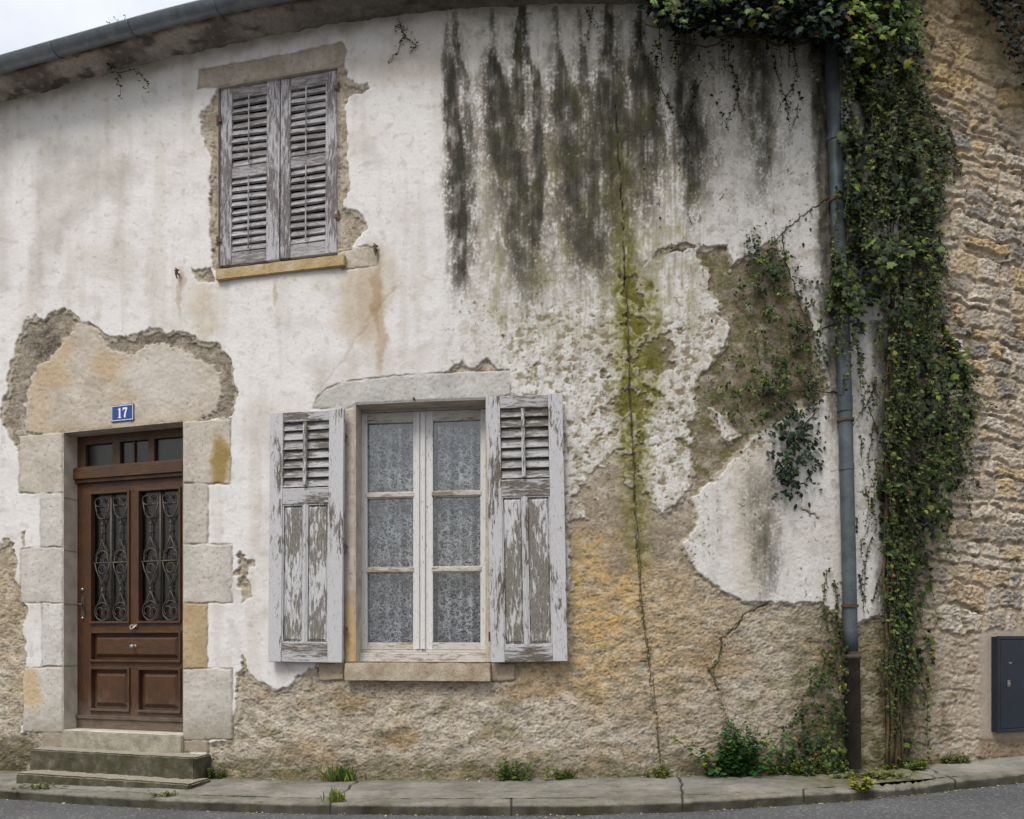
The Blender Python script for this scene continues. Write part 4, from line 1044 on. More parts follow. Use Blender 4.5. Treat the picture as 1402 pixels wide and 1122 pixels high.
for zz in (601, 752, 864): hinge(b1, f1, X1(470), -.05, Z1(zz), -1)
for zz in (590, 740, 872): hinge(b2, f2, X2(670), -.05, Z2(zz), 1)
for (b, f, x, z) in ((b1, f1, X1(432), Z1(910)), (b2, f2, X2(716), Z2(910))):
    h = MB(); h.tube([(x, -.06, z + .02), (x, -.07, z - .01), (x - .004, -.085, z - .022), (x, -.095, z - .010)], .004, 6); h.build("hook", M_RUST, b, f.M)

def upper_shutter(xo0, xi0, xm, xi1, xo1, ys, nu, nl, tilt):
    f = FU; d = .012
    X = lambda px: f.lx(px, d)
    cx = (xo0 + xo1) / 2
    Z = lambda py: f.lz(py, d, cx)
    top, l0, m0, m1, l1, bot = [Z(v) for v in ys]
    R = Matrix.Rotation(tilt, 4, 'Y'); c = Vector((X(cx), 0, bot)); T = f.M @ Matrix.Translation(c) @ R @ Matrix.Translation(-c)
    y0, y1 = d, d + .036
    m = MB()
    m.box(X(xo0), X(xi0), y0, y1, bot, top, 0); m.box(X(xi1), X(xo1), y0, y1, bot, top, 0)
    for a, b in ((l0, top), (m1, m0), (bot, l1)): m.box(X(xi0), X(xi1), y0 + .003, y1, a, b, 1)
    body = m.build("shutter", [M_UPV, M_UPH], house, T, bevel=.004)
    s = MB()
    for (a, b, n) in ((m0, l0, nu), (l1, m1, nl)):
        for k in range(n):
            z = a + (b - a) * (k + .5) / n
            R2 = Matrix.Rotation(math.radians(68 + random.uniform(-5, 5)), 3, 'X') @ Matrix.Rotation(random.uniform(-.03, .03), 3, 'Y')
            s.box(X(xi0) - .004, X(xi1) + .004, y0 - .006, y0 + .044, z - .0085, z + .0085, 0, R2)
    s.build("slats", [M_UPH], body, T, bevel=.0015)
    r = MB()
    for a, b in ((m0, l0), (l1, m1)): r.tube([(X(xm), y0 - .014, a + .01), (X(xm), y0 - .014, b - .004)], .006, 6)
    r.build("tilt_rod", M_UPV, body, T)
    return body, f, X, Z, y0, T
u1 = upper_shutter(301, 316.5, 341, 364, 382, (114.5, 132, 226, 241, 343, 360), 9, 10, .006)
u2 = upper_shutter(383.5, 397, 419.5, 445, 461.5, (102.5, 119, 212, 227, 332.5, 350), 9, 10, .004)
for zz in (160, 326): hinge(u1[0], FU, u1[2](299), .0, u1[3](zz), 1)
for zz in (128, 302): hinge(u2[0], FU, u2[2](464), .0, u2[3](zz), -1)
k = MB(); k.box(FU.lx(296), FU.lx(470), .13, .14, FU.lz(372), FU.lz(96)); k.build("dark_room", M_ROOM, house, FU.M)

# shutter catches in the plaster
for (a, b) in ((248, 378), (517, 346)):
    f = Frame(a); x, z = f.lx(a), f.lz(b)
    h = MB(); h.tube([(x, .02, z), (x, -.06, z)], .008, 6); h.tube([(x + .004, -.05, z - .05), (x - .004, -.055, z - .01), (x + .006, -.055, z + .02), (x - .01, -.05, z + .04)], .009, 6, radii=[.004, .010, .012, .006])
    h.tube([(x - .02, -.05, z + .022), (x + .02, -.05, z + .018)], .007, 6)
    h.build("shutter_catch", M_RUST, house, f.M)

# ---------------- rain pipe
def pt(px, py, off):
    """a point 'off' metres in front of the facade seen at this place"""
    Y = float(ysurf(px)) - off
    return Vector(((px - CX) / F * Y, Y, EYE + (HZ - py) / F * Y))
def build_pipe():
    IM = Matrix.Identity(4)
    line = [(1137, 60), (1139, 90), (1143, 200), (1149, 340), (1154, 460), (1157, 560), (1161, 720), (1165, 892)]
    m = MB(); P = [pt(a, b, .085) for a, b in line]; rad = .0505
    fine = []
    for a, b in zip(P[:-1], P[1:]):
        for k in range(6): fine.append(a.lerp(b, k / 6))
    fine.append(P[-1]); fine = [P[0] + Vector((0, .0, .34))] + fine
    m.tube(fine, rad, 20)
    pipe = m.build("downpipe", M_ZINC, house, IM, smooth_=True)
    for (a, b) in ((1142, 190), (1153, 440), (1159, 640)):
        c = pt(a, b, .085); k = MB(); k.tube([c + Vector((0, 0, -.022)), c + Vector((0, 0, .022))], rad + .004, 20); k.build("pipe_collar", M_ZINC, pipe, IM)
    c = pt(1156.6, 555, .085); k = MB(); k.tube([c + Vector((0, 0, -.05)), c + Vector((0, 0, .06))], rad + .004, 20); k.build("pipe_collar", M_ZINC, pipe, IM)
    for (a, b) in ((1146, 275), (1157.6, 576), (1163.6, 830)):
        q = MB(); c = pt(a, b, .085); q.tube([c + Vector((0, 0, -.010)), c + Vector((0, 0, .010))], rad + .010, 16); q.tube([c + Vector((0, .03, 0)), c + Vector((0, .13, 0))], .010, 6)
        q.build("pipe_bracket", M_RUST, pipe, IM)
    b = MB(); a0, a1 = pt(1166.5, 896, .085), pt(1168.5, 1052, .085)
    b.tube([a0, a0.lerp(a1, .04), a0.lerp(a1, .041), a1], .055, 20, radii=[.064, .064, .055, .055])
    b.build("cast_iron_boot", M_CAST, pipe, IM, smooth_=True)
build_pipe()

# ================================================================== THE STONE HOUSE NEXT DOOR
N0 = np.array([(NA - CX) / F * NY0, NY0]); _p1 = np.array([(1402 - CX) / F * float(yn(1402)), float(yn(1402))])
NT_ = (_p1 - N0) / np.linalg.norm(_p1 - N0); NN = np.array([NT_[1], -NT_[0]])
ZN = 6.5
neighbour = empty("stone_house", (float(_p1[0]), float(_p1[1]), float(base_z(1402))), "rubble stone house wall beside the rain pipe and the thick ivy", "house")
FN = Frame(1402, n=(NN[0], NN[1]), p=(_p1[0], _p1[1]))
def build_neighbour():
    s = np.r_[np.arange(-0.12, 1.75, GRID), np.arange(1.75, 4.2, .04)]; z = np.arange(-.1, ZN, GRID)
    S, Z = np.meshgrid(s, z, indexing='ij')
    X = N0[0] + NT_[0] * S; Y = N0[1] + NT_[1] * S
    x, y = pxy(X, Y, Z); y = y + (x - 1300) * 0.10 * smooth(900, 500, y)
    n = lambda a, b, o, sd: fbm(x / a, y / b, o, sd)
    # courses of flat stones: rows of uneven height, joints staggered, everything a little askew
    rr = np.random.default_rng(42)
    Zw = Z + .060 * fbm(S * 2.4, Z * 2.0, 3, 202) + .022 * fbm(S * 7, Z * 7, 3, 203) + .03 * S
    Sw = S + .035 * fbm(S * 7, Z * 7, 3, 200) + .008 * fbm(S * 22, Z * 22, 2, 201)
    edges = [-.3]
    while edges[-1] < 7.2: edges.append(edges[-1] + rr.choice([.06, .085, .11, .14, .18]) * rr.uniform(.85, 1.15))
    edges = np.array(edges); row = np.clip(np.searchsorted(edges, Zw) - 1, 0, len(edges) - 2)
    dz0 = Zw - edges[row]; dz1 = edges[row + 1] - Zw
    dx = np.full(S.shape, 9.0); idv = np.zeros(S.shape)
    for k in range(len(edges) - 1):
        m = row == k
        if not m.any(): continue
        js = [-.6 - rr.uniform(0, .3)]
        while js[-1] < 5: js.append(js[-1] + rr.uniform(.10, .26) + rr.random() ** 3 * .3)
        js = np.array(js); q = np.searchsorted(js, Sw[m]) - 1; q = np.clip(q, 0, len(js) - 2)
        dx[m] = np.minimum(Sw[m] - js[q], js[q + 1] - Sw[m]); idv[m] = rr.random(len(js))[q]
    de = np.minimum(np.minimum(dz0, dz1), dx * .8)
    id2 = (idv * 7.13) % 1; id3 = (idv * 13.7) % 1
    rough = fbm(S * 24, Z * 32, 4, 204); cr = ridged(S * 15 + fbm(S * 9, Z * 9, 2, 205), Z * 34 + fbm(S * 9, Z * 9, 2, 206), 4, 207); fine = fbm(S * 90, Z * 90, 3, 208)
    bodyk = smooth(.006, .026, de + .007 * rough)
    smear = smooth(.05, .45, fbm(S * 2.6, Z * 3.4, 4, 209) + .25 * fbm(S * 9, Z * 9, 2, 211))           # mortar smeared over the stones
    low = smooth(850, 900, y + 20 * fbm(S * 5, Z * 5, 3, 210))
    leftm = smooth(1305, 1255, x + 20 * fbm(S * 4, Z * 4, 3, 212)) * smooth(380, 560, y)
    smear = np.maximum(smear, smooth(.55, .75, id2) * .9)
    flat = np.clip(smear * .62 + low * .85 + leftm * .7, 0, 1)
    lean = np.clip(dz1 / .12, 0, 1)                                                                      # stones jut out at their lower edge a little
    h = bodyk * (0.010 + .021 * id3 + .009 * np.clip(1 - dz0 / .05, 0, 1)) * (1 - flat * .75) + .009 * rough * (1 - .4 * flat) + .011 * (cr - .35) * bodyk * (1 - .6 * flat) + .0018 * fine + .014 * flat
    hole = smooth(.95, .99, id3) * bodyk * (1 - flat); h = h - hole * .05
    c = np.empty(S.shape + (3,)); c[:] = (188, 174, 155)
    def over(m, rgb):
        m = np.clip(m, 0, 1)[..., None]; c[:] = c * (1 - m) + np.array(rgb, float) * m
    over(smooth(-.1, .5, fbm(S * 6, Z * 7, 4, 220)) * .6, (206, 193, 174)); over(smooth(0, .5, fbm(S * 4, Z * 5, 4, 221)) * .45, (192, 166, 130))
    pal = [(172,165,156),(214,205,190),(146,144,142),(200,174,130),(190,166,134),(224,216,204),(134,130,126)]
    kk = np.minimum((idv * 7).astype(int), 6)
    over(bodyk * (1 - flat) * .85, np.array(pal)[kk] + rough[..., None] * 34); over(bodyk * (1 - flat) * smooth(.15, .5, fbm(S * 12, Z * 16, 3, 230)) * .5, (116, 110, 102))
    joint = (1 - bodyk) * (1 - flat); over(joint * .6, (204, 188, 164)); over(joint * .75 * smooth(-.1, .35, fbm(S * 9, Z * 10, 3, 224)), (98, 84, 66))
    topy = smooth(230, 60, y + 50 * fbm(S * 3, Z * 3, 3, 222)); over(topy * .5, (188, 160, 108)); over(topy * smooth(.1, .5, n(30, 16, 3, 223)) * .6, (128, 112, 88))
    midp = smooth(480, 640, y) * (1 - smooth(820, 900, y)); over(midp * .35 * smooth(-.2, .4, rough), (204, 192, 178))
    over(smooth(.35, -.05, cr) * .4 * bodyk * (1 - .6 * flat), (122, 106, 88)); over(hole * .7, (84, 70, 56))
    over(smooth(.25, .7, fine) * .25, (222, 213, 200)); over(smooth(.3, .7, -fine) * .25, (138, 122, 104))
    over(low * .6, (184, 171, 155)); over(low * smooth(0, .5, fbm(S * 7, Z * 7, 4, 225)) * .7, (146, 128, 108)); over(low * smooth(.1, .5, rough) * .5, (206, 192, 176))
    cem = smooth(-6, 6, sdf([(1338, 866), (1500, 850), (1500, 1010), (1340, 1015)], x, y)); over(cem * .8, (182, 170, 158)); h = h * (1 - cem) + .016 * cem
    over(smooth(1004, 1016, y) * smooth(1330, 1345, x) * .5, (112, 92, 74))
    gr = smooth(1345, 1235, x + 26 * rough) * smooth(560, 760, y)
    over(gr * .5 * smooth(-.3, .3, rough + fine), (108, 100, 78)); over(gr * smooth(.05, .5, n(16, 22, 4, 226)) * .6, (76, 78, 42))
    over(smooth(1300, 1230, x + 20 * rough) * .6, (84, 78, 60)); over(smooth(1262, 1232, x + 12 * rough) * .6, (52, 48, 36))
    over(smooth(1030, 1050, y + 12 * rough) * .5, (84, 78, 52))
    V = np.stack([X + NN[0] * h, Y + NN[1] * h, Z], -1).reshape(-1, 3) - np.array(neighbour.location)
    idx = np.arange(S.size).reshape(S.shape); f = np.stack([idx[:-1, :-1], idx[1:, :-1], idx[1:, 1:], idx[:-1, 1:]], -1).reshape(-1, 4)
    link("wall", mesh_np("wall", V, f, [M_WALL], True, np.concatenate([s2l(np.clip(c, 8, 245)) * ALB, np.full(S.shape + (1,), .9)], -1).reshape(-1, 4)), neighbour)
    # end, top and roof give the house its depth
    def P(s_, d, z_): return (float(N0[0] + NT_[0] * s_ - NN[0] * d), float(N0[1] + NT_[1] * s_ - NN[1] * d), z_)
    m = MB()
    m.add([P(-.12, 0, -.1), P(-.12, 7, -.1), P(-.12, 7, ZN), P(-.12, 0, ZN)], [(0, 1, 2, 3)]); m.add([P(4.2, 0, -.1), P(4.2, 7, -.1), P(4.2, 7, ZN), P(4.2, 0, ZN)], [(0, 1, 2, 3)])
    m.add([P(-.12, 7, -.1), P(4.2, 7, -.1), P(4.2, 7, ZN), P(-.12, 7, ZN)], [(0, 1, 2, 3)])
    m.build("wall", M_SILL, neighbour, Matrix.Identity(4))
    r = MB(); r.add([P(-.15, -.25, ZN - .02), P(4.3, -.25, ZN - .02), P(4.3, 3.5, ZN + 1.6), P(-.15, 3.5, ZN + 1.6), P(4.3, 7.2, ZN), P(-.15, 7.2, ZN)], [(0, 1, 2, 3), (3, 2, 4, 5)])
    ro = r.build("roof", M_TILE, neighbour, Matrix.Identity(4)); so = ro.modifiers.new("t", "SOLIDIFY"); so.thickness = .08; so.offset = -1
build_neighbour()

def build_cabinet():
    f = FN; d = -.065
    x0, x1, z0, z1 = f.lx(1365, d), f.lx(1365, d) + .52, f.lz(1002, d, 1380), f.lz(872, d, 1385)
    e = empty("meter_cabinet", f.M @ Vector(((x0 + x1) / 2, 0, z0)), "dark navy metal meter cabinet set on the stone wall above the kerb", "cabinet")
    m = MB()
    m.box(x0, x1, d, .03, z0, z1)
    t = .022
    m.box(x0 - .006, x1 + .006, d - .012, d, z1 - t, z1 + .006); m.box(x0 - .006, x1 + .006, d - .012, d, z0 - .006, z0 + t)
    m.box(x0 - .006, x0 + t, d - .012, d, z0 + t, z1 - t); m.box(x1 - t, x1 + .006, d - .012, d, z0 + t, z1 - t)
    b = m.build("casing", M_NAVY, e, f.M, bevel=.004)
    q = MB(); q.box(x0 + t + .006, x1 - t - .006, d - .009, d + .01, z0 + t + .006, z1 - t - .006); dr = q.build("door", M_NAVY, e, f.M, bevel=.003)
    X = f.lx(1381, d - .01); Z = f.lz(936, d - .01, 1381)
    q = MB(); q.box(X - .014, X + .014, d - .014, d - .008, Z - .026, Z + .026); q.lathe([(.001, -.012), (.007, -.012), (.008, 0)], (X, d - .012, Z - .006), seg=10)
    q.build("latch", M_STEEL, dr, f.M, bevel=.002)
    X = f.lx(1383.5, d - .01); Z = f.lz(908, d - .01, 1383)
    q = MB(); q.lathe([(.001, -.003), (.018, -.003), (.019, 0)], (X, d - .0085, Z), seg=16); q.v = [(v[0], v[1], Z + (v[2] - Z) * .38) for v in q.v]
    q.build("badge", M_STEEL, dr, f.M)
build_cabinet()

# ================================================================== STEPS
def build_steps():
    f = FD
    zt, zb = f.lz(1031, -.19, 150), f.lz(1075, -.19, 265) - .03
    e = MB(); x0, x1 = f.lx(40, -.19), f.lx(266, -.19)
    e.box(x0, x1, -.19, .02, zb, zt - .004)
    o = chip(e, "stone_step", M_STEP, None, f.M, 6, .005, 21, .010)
    tag(o, "thick mossy grey stone step directly under the door threshold", "step", "steps up to the door")
    e = MB(); x0, x1 = f.lx(22, -.34), f.lx(260, -.34); z1 = f.lz(1071, -.32, 150)
    e.box(x0, x1, -.345, -.10, zb - .12, z1 + .032)
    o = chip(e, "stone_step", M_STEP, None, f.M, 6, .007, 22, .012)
    tag(o, "low worn slab with weeds, lowest step beside the kerb", "step", "steps up to the door")
build_steps()

# ================================================================== STREET
def surf_col(S, T, kind):
    pass
M_PAVE = None
def mat_street(name, base, dark, light, mossy):
    n = NT(name); c = n.coords(); a = n.noise(c, 2.2, 6, 0.65); f = n.noise(c, 110, 5, 0.75); g = n.noise(c, 14, 5, 0.7)
    col = n.ramp(a, [(0.3, lin(dark)), (0.5, lin(base)), (0.7, lin(light))])
    col = n.mix(1.0, col, n.ramp(f, [(0.28, (0.5, 0.5, 0.5)), (0.5, (1, 1, 1)), (0.75, (1.25, 1.25, 1.25))]), 'MULTIPLY')
    col = n.mix(n.math('MULTIPLY', n.g(g, .35, .65), .35), col, lin(dark))
    col = n.mix(n.math('MULTIPLY', n.g(n.noise(n.coords((1, 2.2, 1)), 5, 6, .7, .8), .50, .66), .55), col, lin(tuple(q * .62 for q in dark)))
    at = n.n.new("ShaderNodeVertexColor"); at.layer_name = "Col"
    sp = n.n.new("ShaderNodeSeparateColor"); n.L(at.outputs[0], sp.inputs[0])
    col = n.mix(n.math('MULTIPLY', sp.outputs[0], n.g(g, .30, .58)), col, lin(mossy))
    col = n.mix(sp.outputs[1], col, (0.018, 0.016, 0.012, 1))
    n.bump(n.math('ADD', f, n.math('MULTIPLY', g, 1.5)), .5, .008)
    return n.set(col, .9, 0, .2)
M_PAVE = mat_street("worn_pavement", (128, 125, 118), (102, 99, 92), (150, 146, 137), (84, 84, 50))
M_KERB = mat_street("stone_kerb", (124, 121, 113), (98, 95, 88), (146, 142, 132), (80, 80, 46))

def street():
    px = np.r_[np.linspace(-900, -20, 80), np.linspace(-19, 1420, 1200), np.linspace(1424, 2300, 60)]
    xw = np.where(px < NA, (np.clip(px, -250, None) - CX) / F * ysurf(px) + np.minimum(px + 250, 0) * .006, (px - CX) / F * ysurf(px)); ywl = np.where(px < -250, ysurf(-250) - np.minimum(px + 250, 0) * .002, ysurf(px))
    zb = base_z(np.clip(px, -250, None))
    # kerb line: where the pavement steps down to the road
    KH = 0.075
    zr = zb - .03 - KH                                      # road level at the kerb
    kk = (EYE - zr) * F / (road_y(np.clip(px, -250, None)) - HZ)
    ky = np.minimum(kk, ywl - .25); kx = xw + (ywl - ky) * 0.0
    # the kerb foot sits straight below the wall point but nearer the camera: slide along the view row
    kx = (px - CX) / F * ky; kx = np.where(px < -250, xw, kx)
    def sheet(name, ts, zf, mat, moss, kind="structure", parent=None):
        n = len(ts); P = np.empty((len(px), n, 3)); A = np.zeros((len(px), n, 3))
        for j, t in enumerate(ts):
            x_ = xw + (kx - xw) * t; y_ = ywl + (ky - ywl) * t
            nz = fbm(x_ * 3, y_ * 3 + 5, 4, 300) * .006 + fbm(x_ * 14, y_ * 14, 3, 301) * .002
            P[:, j, 0] = x_; P[:, j, 1] = y_; P[:, j, 2] = zf(t) + nz
            A[:, j, 0] = np.clip(moss(t, px, x_, y_), 0, 1)
            for jx, sl in ((473, -42), (932, 5), (1264, 60), (1285, 46)):      # joints between slabs
                q = np.abs(px - (jx + sl * (t - .5)) - 5 * perlin(x_ * 9, y_ * 9, 302)); A[:, j, 1] = np.maximum(A[:, j, 1], smooth(2.4, .8, q) * .9); P[:, j, 2] -= smooth(3.0, .5, q) * .014
        idx = np.arange(len(px) * n).reshape(len(px), n); f = np.stack([idx[:-1, :-1], idx[:-1, 1:], idx[1:, 1:], idx[1:, :-1]], -1).reshape(-1, 4)
        o = link(name, mesh_np(name, P.reshape(-1, 3), f, [mat], True, A.reshape(-1, 3))); tag(o, kind=kind); return o
    bz = lambda t: zb - .03 * t
    ms = lambda t, p, x_, y_: smooth(.18, .0, t) * .8 + smooth(1060, 1140, p) * smooth(1275, 1240, p) * .75 + .25 * smooth(0, .4, fbm(x_ * 2, y_ * 2, 3, 303)) + smooth(.75, .8, t) * .3
    sheet("pavement", np.r_[np.linspace(-.12, .8, 60)], bz, M_PAVE, ms)
    # kerb: a strip at pavement level then its face down to the road
    def kz(t): return zb - .03 * np.minimum(t, 1) - .004
    n1 = np.r_[np.linspace(.805, .985, 12)]
    P = []; prof = [(t, 0.0) for t in n1] + [(.993, -.004), (.998, -.012), (1.0, -.022), (1.0, -.035), (1.0, -.05), (1.0, -.085), (1.0, -.13)]
    V = np.empty((len(px), len(prof), 3)); A = np.zeros((len(px), len(prof), 3))
    for j, (t, dz) in enumerate(prof):
        w = fbm(px / 30, px * 0 + j * .15, 3, 310) * .006
        x_ = xw + (kx - xw) * t; y_ = ywl + (ky - ywl) * t - w * (dz < 0)
        V[:, j] = np.stack([x_, y_, zb - .03 * t + dz + fbm(x_ * 12, y_ * 12 + dz * 30, 3, 311) * .004 - smooth(1185, 1215, px) * smooth(1290, 1262, px) * .016 * (1 + fbm(px / 7, px * 0 + t * 5, 3, 313))], -1)
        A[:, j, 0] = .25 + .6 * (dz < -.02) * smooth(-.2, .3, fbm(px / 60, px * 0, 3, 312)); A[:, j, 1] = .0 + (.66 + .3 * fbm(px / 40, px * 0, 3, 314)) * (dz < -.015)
        for jx, sl in ((473, -42), (932, 5), (1285, 46), (700, 0), (1100, 0)):
            q = np.abs(px - (jx + sl * (t - .5))); A[:, j, 1] = np.maximum(A[:, j, 1], smooth(2.4, .8, q) * .9)
    idx = np.arange(len(px) * len(prof)).reshape(len(px), -1); f = np.stack([idx[:-1, :-1], idx[:-1, 1:], idx[1:, 1:], idx[1:, :-1]], -1).reshape(-1, 4)
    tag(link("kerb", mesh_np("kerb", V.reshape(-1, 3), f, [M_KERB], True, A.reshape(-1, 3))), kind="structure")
    # road
    ts = np.r_[np.linspace(-.15, 2.0, 12), 2.6, 3.5, 5, 8, 14, 25, 45]
    V = np.empty((len(px), len(ts), 3))
    for j, t in enumerate(ts):
        V[:, j, 0] = kx + np.sign(kx) * max(t - 8, 0) * 1.2 * np.minimum(np.abs(kx) / 4, 3); V[:, j, 1] = ky - t; V[:, j, 2] = zr + .010 * min(max(t, 0), 2) + fbm(kx * 2, ky * 2 - t * 2, 3, 320) * .004
    idx = np.arange(V.shape[0] * V.shape[1]).reshape(V.shape[0], -1); f = np.stack([idx[:-1, :-1], idx[:-1, 1:], idx[1:, 1:], idx[1:, :-1]], -1).reshape(-1, 4)
    tag(link("road", mesh_np("road", V.reshape(-1, 3), f, [M_ASPH], True)), kind="structure")
    g = MB(); R = 400
    g.add([(-R, -R, -.62), (R, -R, -.62), (R, R, -.62), (-R, R, -.62)], [(0, 1, 2, 3)])
    tag(g.build("ground", mat_plain("far_ground", (110, 106, 92), .95)), kind="structure")
    return px, xw, ywl, zb, kx, ky
ST = street()
def ground_at(px, t):
    """point of the pavement: t=0 at the wall foot, 1 at the kerb"""
    p, xw, ywl, zb, kx, ky = ST
    i = lambda a: float(np.interp(px, p, a))
    return Vector((i(xw) + (i(kx) - i(xw)) * t, i(ywl) + (i(ky) - i(ywl)) * t, i(zb) - .03 * min(t, 1) - (.075 if t > 1 else 0)))

# ================================================================== PLANTS
def leaf_template(kind):
    if kind == "ivy":
        P = [(0, 0), (.26, -.10), (.50, .10), (.36, .34), (.46, .58), (.20, .60), (0, 1.02), (-.20, .60), (-.46, .58), (-.36, .34), (-.50, .10), (-.26, -.10)]
    elif kind == "oval":
        P = [(0, 0), (.20, .16), (.30, .42), (.22, .72), (0, 1.05), (-.22, .72), (-.30, .42), (-.20, .16)]
    else:
        P = [(0, 0), (.05, .2), (.07, .5), (.04, .8), (0, 1.1), (-.04, .8), (-.07, .5), (-.05, .2)]
    P = np.array(P); n = len(P)
    V = np.zeros((n + 1, 3)); V[1:, 0] = P[:, 0]; V[1:, 2] = P[:, 1]; V[0, 2] = .38
    V[:, 1] = np.abs(V[:, 0]) * .35 + .22 * (V[:, 2] - .4) ** 2 - .03
    return V, np.array([(0, 1 + i, 1 + (i + 1) % n) for i in range(n)])

def leaves_mesh(name, pos, up, out, size, col, kind="ivy", seed=0):
    """pos: leaf base; up: direction base->tip; out: leaf normal (towards viewer side)"""
    r = np.random.default_rng(seed)
    T, Fc = leaf_template(kind); n = len(pos)
    up = up / np.linalg.norm(up, axis=1, keepdims=True)
    side = np.cross(up, out); side /= np.linalg.norm(side, axis=1, keepdims=True) + 1e-9
    nrm = np.cross(side, up)
    T_ = np.repeat(T[None], n, 0) * (1 + r.uniform(-.22, .22, (n, 1, 3)))
    V = pos[:, None] + size[:, None, None] * (T_[..., 0:1] * side[:, None] + T_[..., 2:3] * up[:, None] - T_[..., 1:2] * nrm[:, None])
    Fa = Fc[None] + (np.arange(n) * len(T))[:, None, None]
    return mesh_np(name, V.reshape(-1, 3), Fa.reshape(-1, 3), [M_LEAF], True, np.repeat(col, len(T), 0))

GREEN = [(26,36,18),(40,52,24),(52,66,28),(68,84,36),(88,102,44),(40,56,32)]
def leaf_cols(r, n, pal=GREEN, yellow=.03, gain=1.0, clump=None):
    P = np.array(pal); k = r.integers(0, len(P), n)
    c = P[k].astype(float) * r.uniform(.8, 1.25, (n, 1)) * gain
    if clump is not None: c *= (1 + clump[:, None])
    m = r.random(n) < yellow; c[m] = np.array((140, 140, 50)) * r.uniform(.7, 1.1, (m.sum(), 1))
    m = r.random(n) < yellow * .35; c[m] = np.array((120, 84, 48)) * r.uniform(.7, 1.1, (m.sum(), 1))
    return s2l(np.clip(c, 2, 240))

def dirs(r, n, droop=.8, spread=.6):
    """leaf directions on a wall whose normal is about -y"""
    up = np.stack([r.normal(0, spread, n), -np.abs(r.normal(.35, .3, n)), -droop + r.normal(0, .35, n)], 1)
    out = np.stack([r.normal(0, .45, n), -np.ones(n), r.normal(.45, .45, n)], 1)
    return up, out

def wall_pts(px, py, off):
    Y = ysurf(px) - off
    return np.stack([(px - CX) / F * Y, Y, EYE + (HZ - py) / F * Y], 1)

class Plant:
    def __init__(self, name, base, label, cat, group=None):
        self.e = empty(name, base, label, cat, group); self.b = np.array(base, float)
        self.pos = []; self.up = []; self.out = []; self.sz = []; self.col = []; self.st = MB()
    def add(self, pos, up, out, sz, col):
        self.pos.append(pos); self.up.append(up); self.out.append(out); self.sz.append(sz); self.col.append(col)
    def stem(self, pts, r0, r1, seg=5):
        n = len(pts); self.st.tube([Vector(p) - Vector(self.b) for p in pts], 0, seg, radii=[r0 + (r1 - r0) * i / max(1, n - 1) for i in range(n)])
    def done(self, kind="ivy", seed=0, leafname="foliage"):
        pos = np.concatenate(self.pos) - self.b
        link(leafname, leaves_mesh(leafname, pos, np.concatenate(self.up), np.concatenate(self.out), np.concatenate(self.sz), np.concatenate(self.col), kind, seed), self.e)
        if self.st.v: tag(self.st.build("stem", M_STEM, self.e, Matrix.Translation(Vector(self.b)), smooth_=True), kind="stuff")

def scatter(pl, r, n, xs, ys, dens, offmax, size=(.030, .055), pal=GREEN, yellow=.03, gain=1.0, offmin=.015, droop=.8):
    """sample photo positions by a density function dens(x,y) in 0..1; depth off the wall follows the density"""
    px = r.uniform(xs[0], xs[1], n * 6); py = r.uniform(ys[0], ys[1], n * 6)
    d = dens(px, py); k = r.random(len(px)) < d; px, py, d = px[k][:n], py[k][:n], d[k][:n]
    m = len(px)
    om = offmax(px, py) if callable(offmax) else offmax
    off = offmin + om * np.clip(r.beta(1.6, 1.3, m), 0, 1) * np.clip(.25 + d, 0, 1)
    pos = wall_pts(px, py, off)
    up, out = dirs(r, m, droop)
    cl = .45 * fbm(px / 26, py / 26, 3, 401)
    pl.add(pos, up, out, r.uniform(size[0], size[1], m), leaf_cols(r, m, pal, yellow, gain, cl))

def strand(pl, r, p, length, size, pal=GREEN, yellow=.05, off=.12, drift=.3, step=.035, gain=1.0, dirv=(0, -1), rad=.0035):
    """a hanging shoot with leaves on both sides; p photo position of the start"""
    x, y = p; pts = []; n = max(3, int(length / step)); pp = []
    vx = dirv[0]
    for i in range(n):
        pts.append(wall_pts(np.array([x]), np.array([y]), np.array([off]))[0])
        sc = F / float(ysurf(x)) * step
        vx = vx * .9 + r.normal(0, drift) * .3
        x += vx * sc; y -= dirv[1] * sc * (1 + r.normal(0, .1)); off = max(.015, off + r.normal(0, .006))
    pts = np.array(pts); pl.stem(pts, rad, rad * .5, 4)
    m = n * 2
    q = np.repeat(pts, 2, 0) + r.normal(0, .008, (m, 3)); up, out = dirs(r, m, .7, .8)
    up[:, 0] += np.tile([-.7, .7], n)
    tap = np.repeat(np.linspace(1.1, .6, n), 2)
    pl.add(q, up, out, r.uniform(size[0], size[1], m) * tap, leaf_cols(r, m, pal, yellow, gain))

